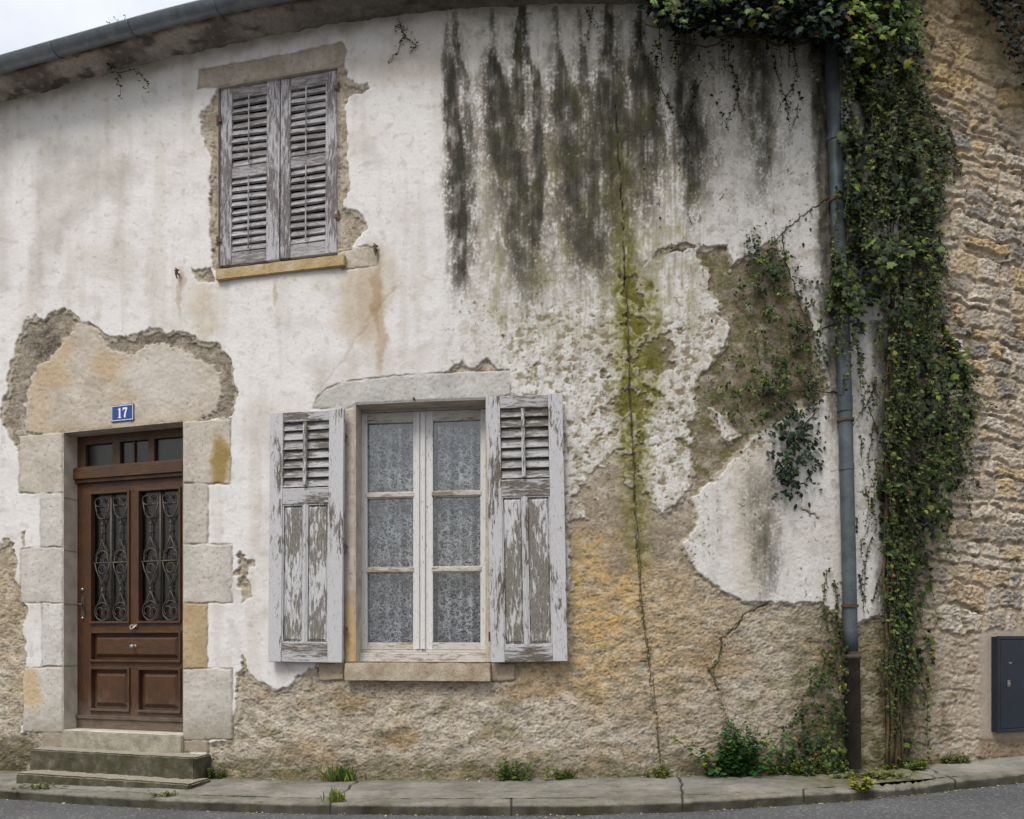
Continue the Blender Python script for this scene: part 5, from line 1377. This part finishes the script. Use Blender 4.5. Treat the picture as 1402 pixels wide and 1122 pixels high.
def plants():
    r = np.random.default_rng(77)
    # ---- the big ivy in the corner
    base = tuple(ground_at(1230, .03))
    big = Plant("ivy", base, "thick dark green ivy climbing the corner right of the rain pipe", "ivy")
    yv = [-80, 0, 60, 100, 160, 200, 250, 300, 350, 400, 440, 480, 520, 560, 600, 650, 700, 740, 800, 860, 950, 1050]
    lv = [1148, 1150, 1153, 1158, 1152, 1146, 1142, 1142, 1136, 1134, 1150, 1214, 1216, 1214, 1208, 1200, 1194, 1200, 1214, 1218, 1218, 1214]
    rv = [1262, 1258, 1262, 1264, 1268, 1292, 1288, 1276, 1282, 1278, 1292, 1318, 1330, 1326, 1308, 1300, 1296, 1282, 1262, 1250, 1246, 1244]
    dv = [1, 1, .9, .66, .72, .84, .85, .95, 1, .92, .8, .75, .8, .75, .8, .75, .66, .55, .46, .42, .42, .46]
    def dens(x, y):
        w = 9 * fbm(x / 20, y / 20, 3, 410); a = np.interp(y, yv, lv) + w; b = np.interp(y, yv, rv) + w * 1.5
        e = np.minimum(x - a, (b + 14 - x) * .38); g = fbm(x / 30, y / 42, 3, 411)
        gapm = smooth(18, 6, np.abs(x - 1192)) * smooth(395, 425, y) * 1.0
        return smooth(-3, 16, e) * np.interp(y, yv, dv) * smooth(-.30, .22, g + .25 * np.interp(y, yv, dv)) * (1 - gapm)
    def om(x, y): return np.interp(y, [-80, 60, 120, 420, 470, 720, 800, 1050], [.46, .44, .30, .38, .32, .26, .12, .08]) * np.clip(.62 + .9 * fbm(x / 34, y / 40, 3, 412), .08, 1.3)
    scatter(big, r, 4300, (1120, 1370), (-80, 1050), dens, om, (.024, .070), yellow=.015)
    def dtop(x, y): return dens(x, y) * smooth(150, 20, y)
    scatter(big, r, 900, (1150, 1262), (-80, 150), dtop, .46, (.035, .060), [(70,92,34),(92,112,42),(56,80,34),(110,124,48)], .12)
    for _ in range(190):
        y0 = r.uniform(-20, 640); x0 = np.interp(y0, yv, lv) + r.random() * (np.interp(y0, yv, rv) - np.interp(y0, yv, lv))
        if 1172 < x0 < 1212 and y0 > 300: continue
        strand(big, r, (x0, y0), r.uniform(.3, 1.1), (.022, .042), off=r.uniform(.08, .3), yellow=.02)
    for _ in range(90):                                     # ragged right fringe
        y0 = r.uniform(120, 640); x0 = np.interp(y0, yv, rv) - 8
        strand(big, r, (x0, y0), r.uniform(.15, .42), (.022, .04), off=r.uniform(.04, .16), drift=.5, dirv=(.5, -.6))
    for (a, b, l) in ((1284, 170, .5), (1296, 195, .42), (1272, 300, .4), (1285, 330, .35), (1300, 470, .45), (1312, 500, .4), (1290, 560, .5), (1268, 130, .45), (1280, 150, .5), (1290, 185, .4), (1276, 215, .35), (1300, 615, .35), (1312, 600, .4), (1322, 640, .25), (1290, 690, .3), (1270, 870, .4), (1262, 900, .4)):
        strand(big, r, (a, b), l, (.026, .044), off=.06, drift=.4, dirv=(.45, -.75))
    for _ in range(60):                                     # thin growth low in the corner
        strand(big, r, (r.uniform(1216, 1248), r.uniform(700, 900)), r.uniform(.3, 1.0), (.018, .040), off=r.uniform(.03, .15), yellow=.025)
    for _ in range(16):                                     # up the white strip beside the pipe
        strand(big, r, (r.uniform(1172, 1202), r.uniform(470, 820)), r.uniform(.15, .5), (.014, .026), off=.03, yellow=.05, drift=.5)
    for k in range(7):
        x0 = 1226 + r.normal(0, 7); pts = []; x = x0
        for y in np.arange(1050, 120 + 40 * k, -26.0):
            pts.append(wall_pts(np.array([x]), np.array([y]), np.array([.05 + .02 * (k % 3)]))[0]); x += r.normal(0, 2.4) + (1222 - x) * .06
        big.stem(pts, r.uniform(.005, .013), .004, 6)
    big.done("ivy", 1)
    # ---- ivy along the eaves
    ev = Plant("ivy", tuple(wall_pts(np.array([1010.]), np.array([20.]), np.array([.05]))[0]), "dark ivy mass overhanging the top of the stained wall", "ivy")
    def dens2(x, y):
        w = 8 * fbm(x / 22, y / 22, 3, 420); low = np.interp(x, [862, 880, 900, 930, 990, 1040, 1090, 1130, 1160], [6, 14, 38, 52, 46, 50, 54, 66, 80]) + w * 1.6
        return smooth(2, -22, y - low) * smooth(864, 892, x + w)
    scatter(ev, r, 2900, (860, 1165), (-90, 90), dens2, .46, (.036, .072), [(18,32,22),(24,42,26),(34,54,30),(28,48,36)], .02, .85)
    def dens3(x, y): return dens2(x, y) * smooth(-.05, .35, fbm(x / 24, y / 24, 3, 422)) * smooth(45, 5, y)
    scatter(ev, r, 420, (890, 1165), (-90, 45), dens3, .5, (.035, .058), [(72,98,38),(92,116,44),(60,86,40)], .08, offmin=.22)
    for _ in range(26): strand(ev, r, (r.uniform(880, 1150), r.uniform(28, 60)), r.uniform(.08, .35), (.016, .032), off=r.uniform(.03, .2))
    for (a, b, l) in ((880, 40, .5), (895, 62, .55), (958, 70, .65), (965, 90, .5), (1000, 85, .55), (1008, 110, .35), (1062, 80, .4), (1090, 100, .45), (1095, 125, .3), (975, 130, .3), (1075, 130, .35), (905, 120, .5)):
        strand(ev, r, (a, b), l, (.014, .030), off=.02, drift=.6, gain=.85, step=.03)
    for _ in range(46): strand(ev, r, (r.uniform(880, 1110), r.uniform(60, 300)), r.uniform(.05, .16), (.010, .020), off=.015, drift=.8, gain=.8)
    for k in range(5):
        pts = []; x, y = 1150., 20. + 8 * k
        while x > 880 + 20 * k: pts.append(wall_pts(np.array([x]), np.array([y]), np.array([.08]))[0]); x -= 14; y += r.normal(0, 4)
        ev.stem(pts, .012, .004, 5)
    ev.done("ivy", 2)
    # ---- creeper on the bare patch
    cr = Plant("creeper", tuple(wall_pts(np.array([1120.]), np.array([545.]), np.array([.02]))[0]), "sprawling small leaved creeper on the bare patch left of the rain pipe", "creeper")
    pal = [(46,62,34),(58,78,38),(74,92,42),(40,58,36),(86,98,46)]
    def dens4(x, y):
        g = fbm(x / 20, y / 20, 4, 430)
        b1_ = np.exp(-(((x - 1052) / 34) ** 2 + ((y - 385) / 52) ** 2)); b2_ = np.exp(-(((x - 1045) / 44) ** 2 + ((y - 530) / 40) ** 2)); b3_ = np.exp(-(((x - 1096) / 26) ** 2 + ((y - 500) / 70) ** 2)) * .8
        return np.clip((b1_ + b2_ + b3_) * smooth(-.15, .35, g), 0, 1)
    scatter(cr, r, 2600, (960, 1135), (300, 620), dens4, .10, (.016, .040), pal, .03, .85)
    def dens5(x, y):
        g = fbm(x / 14, y / 14, 3, 431); return np.clip((np.exp(-(((x - 1088) / 26) ** 2 + ((y - 606) / 44) ** 2)) + np.exp(-(((x - 1080) / 12) ** 2 + ((y - 660) / 22) ** 2))) * smooth(-.2, .3, g), 0, 1)
    scatter(cr, r, 560, (1040, 1130), (545, 690), dens5, .13, (.024, .050), [(22,38,26),(30,48,30),(40,60,36)], .01)
    def shoot(pts_, rad, lsz=(.014, .03), every=1, pl=cr, pal_=pal, off=.025):
        P = np.array(pts_, float); t = np.linspace(0, len(P) - 1, len(P) * 7); x = np.interp(t, range(len(P)), P[:, 0]) + r.normal(0, 1.0, len(t)); y = np.interp(t, range(len(P)), P[:, 1]) + r.normal(0, 1.0, len(t))
        q = wall_pts(x, y, np.full(len(t), off) + np.cumsum(r.normal(0, .002, len(t)))); pl.stem(q, rad, rad * .5, 5)
        m = len(t); up, out = dirs(r, m, .5, .9); pl.add(q + r.normal(0, .012, (m, 3)), up, out, r.uniform(lsz[0], lsz[1], m), leaf_cols(r, m, pal_, .04))
    shoot([(1138, 268), (1112, 285), (1098, 296), (1078, 312), (1062, 330), (1048, 345), (1020, 352)], .005)
    shoot([(1150, 440), (1120, 452), (1095, 472), (1078, 500), (1060, 520)], .005); shoot([(1150, 536), (1110, 536), (1070, 536), (1030, 545)], .005)
    shoot([(1070, 320), (1075, 360), (1095, 410), (1106, 460), (1112, 520)], .005); shoot([(1118, 560), (1096, 590), (1086, 630), (1080, 675)], .006, (.022, .04), pal_=GREEN)
    shoot([(1060, 340), (1040, 390), (1030, 440), (1040, 500)], .004); shoot([(895, 345), (920, 338), (940, 332), (968, 338)], .003, (.010, .02))
    cr.done("oval", 3)
    # ---- vine following the crack
    cv = Plant("creeper", tuple(ground_at(905, .02)), "thin straggling vine following the long crack down to the pavement", "creeper")
    shoot([(857, 385), (862, 520), (866, 600), (869, 680), (873, 740), (877, 800), (882, 860), (888, 910), (895, 960), (901, 1010), (905, 1058)], .004, (.010, .020), pl=cv, pal_=[(62,78,34),(78,94,38),(92,104,44)], off=.022)
    shoot([(1012, 850), (992, 872), (985, 900), (972, 915), (985, 940), (990, 965), (998, 990)], .003, (.012, .024), pl=cv, pal_=[(52,70,34),(66,84,38)], off=.03)
    def dens6(x, y):
        cx_ = np.interp(y, [380, 520, 740, 900, 1060], [858, 862, 873, 890, 905]); return np.clip(np.exp(-((x - cx_) / 6) ** 2) * smooth(-.1, .4, fbm(x / 9, y / 22, 3, 440)), 0, 1) * np.interp(y, [380, 700, 960, 1060], [.25, .5, .6, 1])
    scatter(cv, r, 900, (830, 930), (380, 1060), dens6, .03, (.010, .020), [(62,78,34),(78,94,38),(92,104,44),(50,66,32)], .03)
    cv.done("oval", 4)
    # ---- low greenery against the base of the pipe
    gl = Plant("creeper", tuple(ground_at(1120, .04)), "low dark creeper spreading over the wall foot left of the pipe boot", "creeper")
    def dens7(x, y):
        top = np.interp(x, [1060, 1080, 1100, 1130, 1160], [1010, 985, 930, 870, 840]) + 16 * fbm(x / 14, y / 14, 3, 450)
        return np.clip(smooth(-10, 60, y - top) * smooth(-.1, .35, fbm(x / 16, y / 16, 3, 451) + .3 * smooth(960, 1040, y)), 0, 1)
    scatter(gl, r, 900, (1050, 1160), (835, 1056), dens7, .12, (.016, .036), [(34,48,24),(46,62,28),(58,74,32),(70,80,38)], .02)
    for _ in range(20): strand(gl, r, (r.uniform(1128, 1160), r.uniform(780, 900)), r.uniform(.1, .35), (.014, .028), off=.03, yellow=.06)
    gl.done("ivy", 5)
    # ---- ivy at the top right over the neighbour's wall
    tr_ = Plant("ivy", tuple(wall_pts(np.array([1400.]), np.array([40.]), np.array([.05]))[0]), "dark ivy hanging over the top of the stone wall", "ivy")
    def dens8(x, y):
        return smooth(-6, 14, (x - np.interp(y, [-90, 0, 50, 110, 150], [1322, 1342, 1368, 1402, 1432]) + 8 * fbm(x / 14, y / 14, 3, 460)))
    scatter(tr_, r, 3400, (1320, 1640), (-90, 160), dens8, .38, (.032, .058), [(18,30,20),(24,40,24),(34,50,28)], .01, .8)
    tr_.done("ivy", 6)
    # ---- sprigs
    def sprig(name, pts_list, label, cat, size, pal_, off=.03, kind="oval"):
        b = wall_pts(np.array([float(pts_list[0][0][0])]), np.array([float(pts_list[0][0][1])]), np.array([off]))[0]
        p = Plant(name, tuple(b), label, cat, "sprigs hanging under the eaves")
        for q in pts_list: shoot(q, .003, size, pl=p, pal_=pal_, off=off)
        p.done(kind, int(b[0] * 100) % 97)
    sprig("hanging_sprig", [[(150, 60), (152, 85), (160, 100), (166, 130)], [(160, 100), (185, 95), (200, 110), (205, 122)], [(152, 60), (148, 75), (153, 98)]], "small green sprig hanging from the eaves left of the upper window", "plant", (.016, .034), [(56,78,38),(74,98,42),(44,64,36)], .10)
    sprig("hanging_sprig", [[(548, 30), (552, 50), (545, 70), (532, 84)], [(552, 50), (570, 62), (562, 72)], [(540, 35), (560, 42)]], "small dark sprig under the eaves right of the upper window", "plant", (.014, .026), [(50,60,40),(66,76,48)], .04)
    sprig("hanging_sprig", [[(812, 8), (808, 30), (804, 50)], [(800, 10), (818, 34)]], "short dark sprig under the eaves above the long crack", "plant", (.014, .026), [(50,60,40),(66,76,48)], .05)
    # plant rooted in the gutter
    gy = HZ - (ZE + .03 - EYE) / (float(ysurf(164)) - .285) * F
    g = Plant("gutter_plant", tuple(wall_pts(np.array([164.]), np.array([gy]), np.array([.285]))[0]), "little green weed growing out of the gutter against the sky", "plant")
    for q in ([(164, 0), (160, 14), (158, 30)], [(165, 0), (168, 18), (172, 34)], [(163, 0), (155, 12), (150, 24)], [(166, 0), (176, 10), (178, 22)]): shoot([(a_, gy - b_) for a_, b_ in q], .0025, (.014, .026), pl=g, pal_=[(90,118,52),(110,136,62),(76,102,48)], off=.285)
    g.done("oval", 8)

    # ---- herbs at the wall foot: stems fanning out of the ground
    def herb(name, px, t, h, w, n, size, label, pal_, cat="weed", kind="oval", lean=.25, group=None, per=9, yellow=.03):
        b = np.array(ground_at(px, t)); p = Plant(name, tuple(b), label, cat, group or "weeds along the wall foot and kerb")
        for _ in range(n):
            a = r.uniform(0, 2 * np.pi); x0 = b + np.array([r.normal(0, w * .35), -abs(r.normal(.0, w * .12)), 0])
            hh = h * r.uniform(.45, 1.05); L = np.array([r.normal(0, lean), -abs(r.normal(.12, lean * .7)), 1.0]); L /= np.linalg.norm(L)
            ts_ = np.linspace(0, 1, per); q = x0[None] + L[None] * (hh * ts_)[:, None]; q[:, 2] -= .18 * hh * ts_ ** 2 * (abs(L[0]) * 2)
            q[:, 0] += L[0] * hh * .3 * ts_ ** 2
            p.stem(q, .003, .0012, 4)
            if kind == "blade":
                continue
            m = (per - 1) * 3; qq = np.repeat(q[1:], 3, 0); an = r.uniform(0, 2 * np.pi, m)
            up = np.stack([np.cos(an), np.sin(an) * .8 - .2, r.normal(.05, .35, m)], 1); out = np.stack([r.normal(0, .3, m), -.5 * np.ones(m), np.ones(m)], 1)
            p.add(qq + r.normal(0, .006, (m, 3)), up, out, r.uniform(size[0], size[1], m) * np.repeat(np.linspace(1.1, .7, per - 1), 3), leaf_cols(r, m, pal_, yellow))
        if kind == "blade":
            m = n * 9; up = np.stack([r.normal(0, .45, m), -abs(r.normal(.15, .25, m)), np.ones(m)], 1); out = np.stack([r.normal(0, .5, m), -np.ones(m), r.normal(.2, .2, m)], 1)
            p.add(b + np.stack([r.normal(0, w * .4, m), -abs(r.normal(0, w * .15, m)), np.zeros(m)], 1), up, out, r.uniform(.4, 1.0, m) * h, leaf_cols(r, m, pal_, yellow))
        p.done(kind, px)
    herb("nettle", 1008, .06, .42, .24, 66, (.030, .056), "bushy dark green nettle clump growing at the wall foot", [(34,64,30),(48,84,38),(62,100,46),(38,70,34)], lean=.30)
    herb("weed", 1082, .07, .15, .26, 26, (.020, .036), "low leafy weed between the nettle clump and the pipe boot", [(44,66,30),(62,84,36),(90,104,44)], lean=.4, yellow=.08)
    herb("grass_tuft", 465, .05, .13, .14, 16, (.02, .03), "grass tuft at the wall foot below the left shutter of the lower window", [(74,98,42),(96,116,50),(60,84,38),(150,150,80)], "grass", "blade")
    herb("weed", 702, .05, .17, .16, 16, (.018, .034), "upright green weed at the wall foot below the right shutter", [(48,76,32),(66,94,38),(86,110,44)], lean=.25)
    herb("weed", 768, .04, .11, .16, 13, (.016, .028), "small ragged weed against the pale patch right of the shutter", [(62,82,36),(84,100,42)], lean=.35)
    herb("weed", 904, .05, .10, .10, 12, (.014, .026), "tiny weed at the foot of the long crack", [(70,86,36),(92,104,42)], lean=.3)
    herb("weed", 1190, .45, .07, .40, 34, (.020, .036), "yellowing weeds growing in the broken pavement before the pipe", [(74,86,38),(96,106,44),(112,114,48),(60,76,36)], lean=.6, yellow=.1, per=5)
    herb("weed", 1178, .97, .10, .12, 14, (.024, .042), "bright yellow weed at the kerb before the pipe", [(120,124,44),(140,140,48),(84,98,40)], lean=.5, yellow=.2, per=5)
    herb("weed", 1236, .10, .09, .30, 28, (.020, .036), "low green weeds at the foot of the big ivy", [(62,86,36),(84,106,42),(110,122,50)], lean=.5, per=6, yellow=.08)
    herb("weed", 1300, .05, .12, .22, 16, (.016, .030), "weed at the foot of the stone wall left of the cabinet", [(62,78,38),(84,96,46)], lean=.4, yellow=.08)
    herb("grass_tuft", 462, .93, .10, .07, 8, (.02, .03), "grass blades sprouting from the kerb joint", [(96,116,48),(120,132,56)], "grass", "blade", lean=.3)
    herb("weed", 296, .03, .12, .12, 12, (.016, .030), "small green weed at the right end of the thick step", [(66,84,36),(88,104,44),(54,72,34)], lean=.35)
    herb("weed", 232, .86, .05, .16, 12, (.014, .024), "low weed at the right end of the lowest slab", [(84,92,36),(104,108,42)], lean=.6, per=5)
    herb("weed", 62, .80, .06, .22, 14, (.014, .024), "low weed at the left end of the lowest slab", [(70,82,34),(92,98,40)], lean=.6, per=5)
    # grit and fallen leaves gathered along the kerb and the wall foot
    m = 1500; px = r.uniform(0, 1402, m); t = np.where(r.random(m) < .55, r.normal(.03, .03, m), 1.0 + np.abs(r.normal(.02, .02, m)))
    k = r.random(m) < np.where(px > 1180, 1, .45); px, t = px[k], t[k]
    pos = np.array([ground_at(a, b) for a, b in zip(px, t)]); n = len(pos)
    up = np.stack([r.normal(0, 1, n), r.normal(0, 1, n), r.normal(0, .15, n)], 1); out = np.stack([r.normal(0, .2, n), r.normal(0, .2, n), np.ones(n)], 1)
    pos[:, 2] += .006
    tag(link("litter", leaves_mesh("litter", pos, up, out, r.uniform(.008, .024, n), leaf_cols(r, n, [(150,130,92),(120,98,66),(176,166,140),(96,90,60),(190,182,160)], .1), "oval", 9)), kind="stuff")
plants()

# ================================================================== CAMERA, LIGHT
cam = bpy.data.cameras.new("camera"); co = bpy.data.objects.new("camera", cam); COL.objects.link(co)
co.location = (0, 0, EYE); co.rotation_euler = (math.radians(90), 0, 0)
cam.sensor_width = 36; cam.lens = 36 * F / 1402; cam.shift_y = (HZ - 561) / 1402; cam.clip_end = 2000; cam.clip_start = .05
scene.camera = co

SUN_EL, SUN_AZ = math.radians(58), math.radians(212)      # high, from the street side, slightly left
w = bpy.data.worlds.new("World"); scene.world = w; w.use_nodes = True
nt = w.node_tree; bg = nt.nodes["Background"]
sky = nt.nodes.new("ShaderNodeTexSky"); sky.sky_type = 'NISHITA'; sky.sun_disc = False
sky.sun_elevation = SUN_EL; sky.sun_rotation = SUN_AZ; sky.air_density = 1.6; sky.dust_density = 4.0; sky.ozone_density = 1.0
# overcast: pale cloud covering most of the blue
tc = nt.nodes.new("ShaderNodeTexCoord"); nz = nt.nodes.new("ShaderNodeTexNoise"); nz.inputs["Scale"].default_value = 2.4; nz.inputs["Detail"].default_value = 6; nz.inputs["Roughness"].default_value = .55
nt.links.new(tc.outputs["Generated"], nz.inputs["Vector"])
rp = nt.nodes.new("ShaderNodeValToRGB"); rp.color_ramp.elements[0].position = .32; rp.color_ramp.elements[0].color = (.5, .5, .5, 1); rp.color_ramp.elements[1].position = .6; rp.color_ramp.elements[1].color = (1, 1, 1, 1)
nt.links.new(nz.outputs["Fac"], rp.inputs[0])
mx = nt.nodes.new("ShaderNodeMix"); mx.data_type = 'RGBA'; nt.links.new(rp.outputs[0], mx.inputs[0]); nt.links.new(sky.outputs[0], mx.inputs[6]); mx.inputs[7].default_value = (7.4, 7.5, 7.8, 1)
sx_ = nt.nodes.new("ShaderNodeSeparateXYZ"); nt.links.new(tc.outputs["Generated"], sx_.inputs[0])
zr_ = nt.nodes.new("ShaderNodeMapRange"); zr_.inputs["From Min"].default_value = 0; zr_.inputs["From Max"].default_value = 1; zr_.inputs["To Min"].default_value = .50; zr_.inputs["To Max"].default_value = 1.45
nt.links.new(sx_.outputs["Z"], zr_.inputs[0])
gm = nt.nodes.new("ShaderNodeMix"); gm.data_type = 'RGBA'; gm.blend_type = 'MULTIPLY'; gm.inputs[0].default_value = 1
nt.links.new(mx.outputs[2], gm.inputs[6]); nt.links.new(zr_.outputs[0], gm.inputs[7])
nt.links.new(gm.outputs[2], bg.inputs[0]); bg.inputs[1].default_value = .10
sun = bpy.data.lights.new("sun", 'SUN'); sun.energy = 2.1; sun.angle = math.radians(22); sun.color = (1, .96, .90)
so = bpy.data.objects.new("sun", sun); COL.objects.link(so)
# the direction the light comes from: azimuth measured from +y clockwise
dv_ = Vector((math.sin(SUN_AZ) * math.cos(SUN_EL), math.cos(SUN_AZ) * math.cos(SUN_EL), math.sin(SUN_EL)))
so.rotation_euler = dv_.to_track_quat('Z', 'Y').to_euler(); so.location = dv_ * 30
scene.view_settings.view_transform = 'Standard'; scene.view_settings.look = 'None'; scene.view_settings.exposure = 0.52; scene.view_settings.gamma = 1
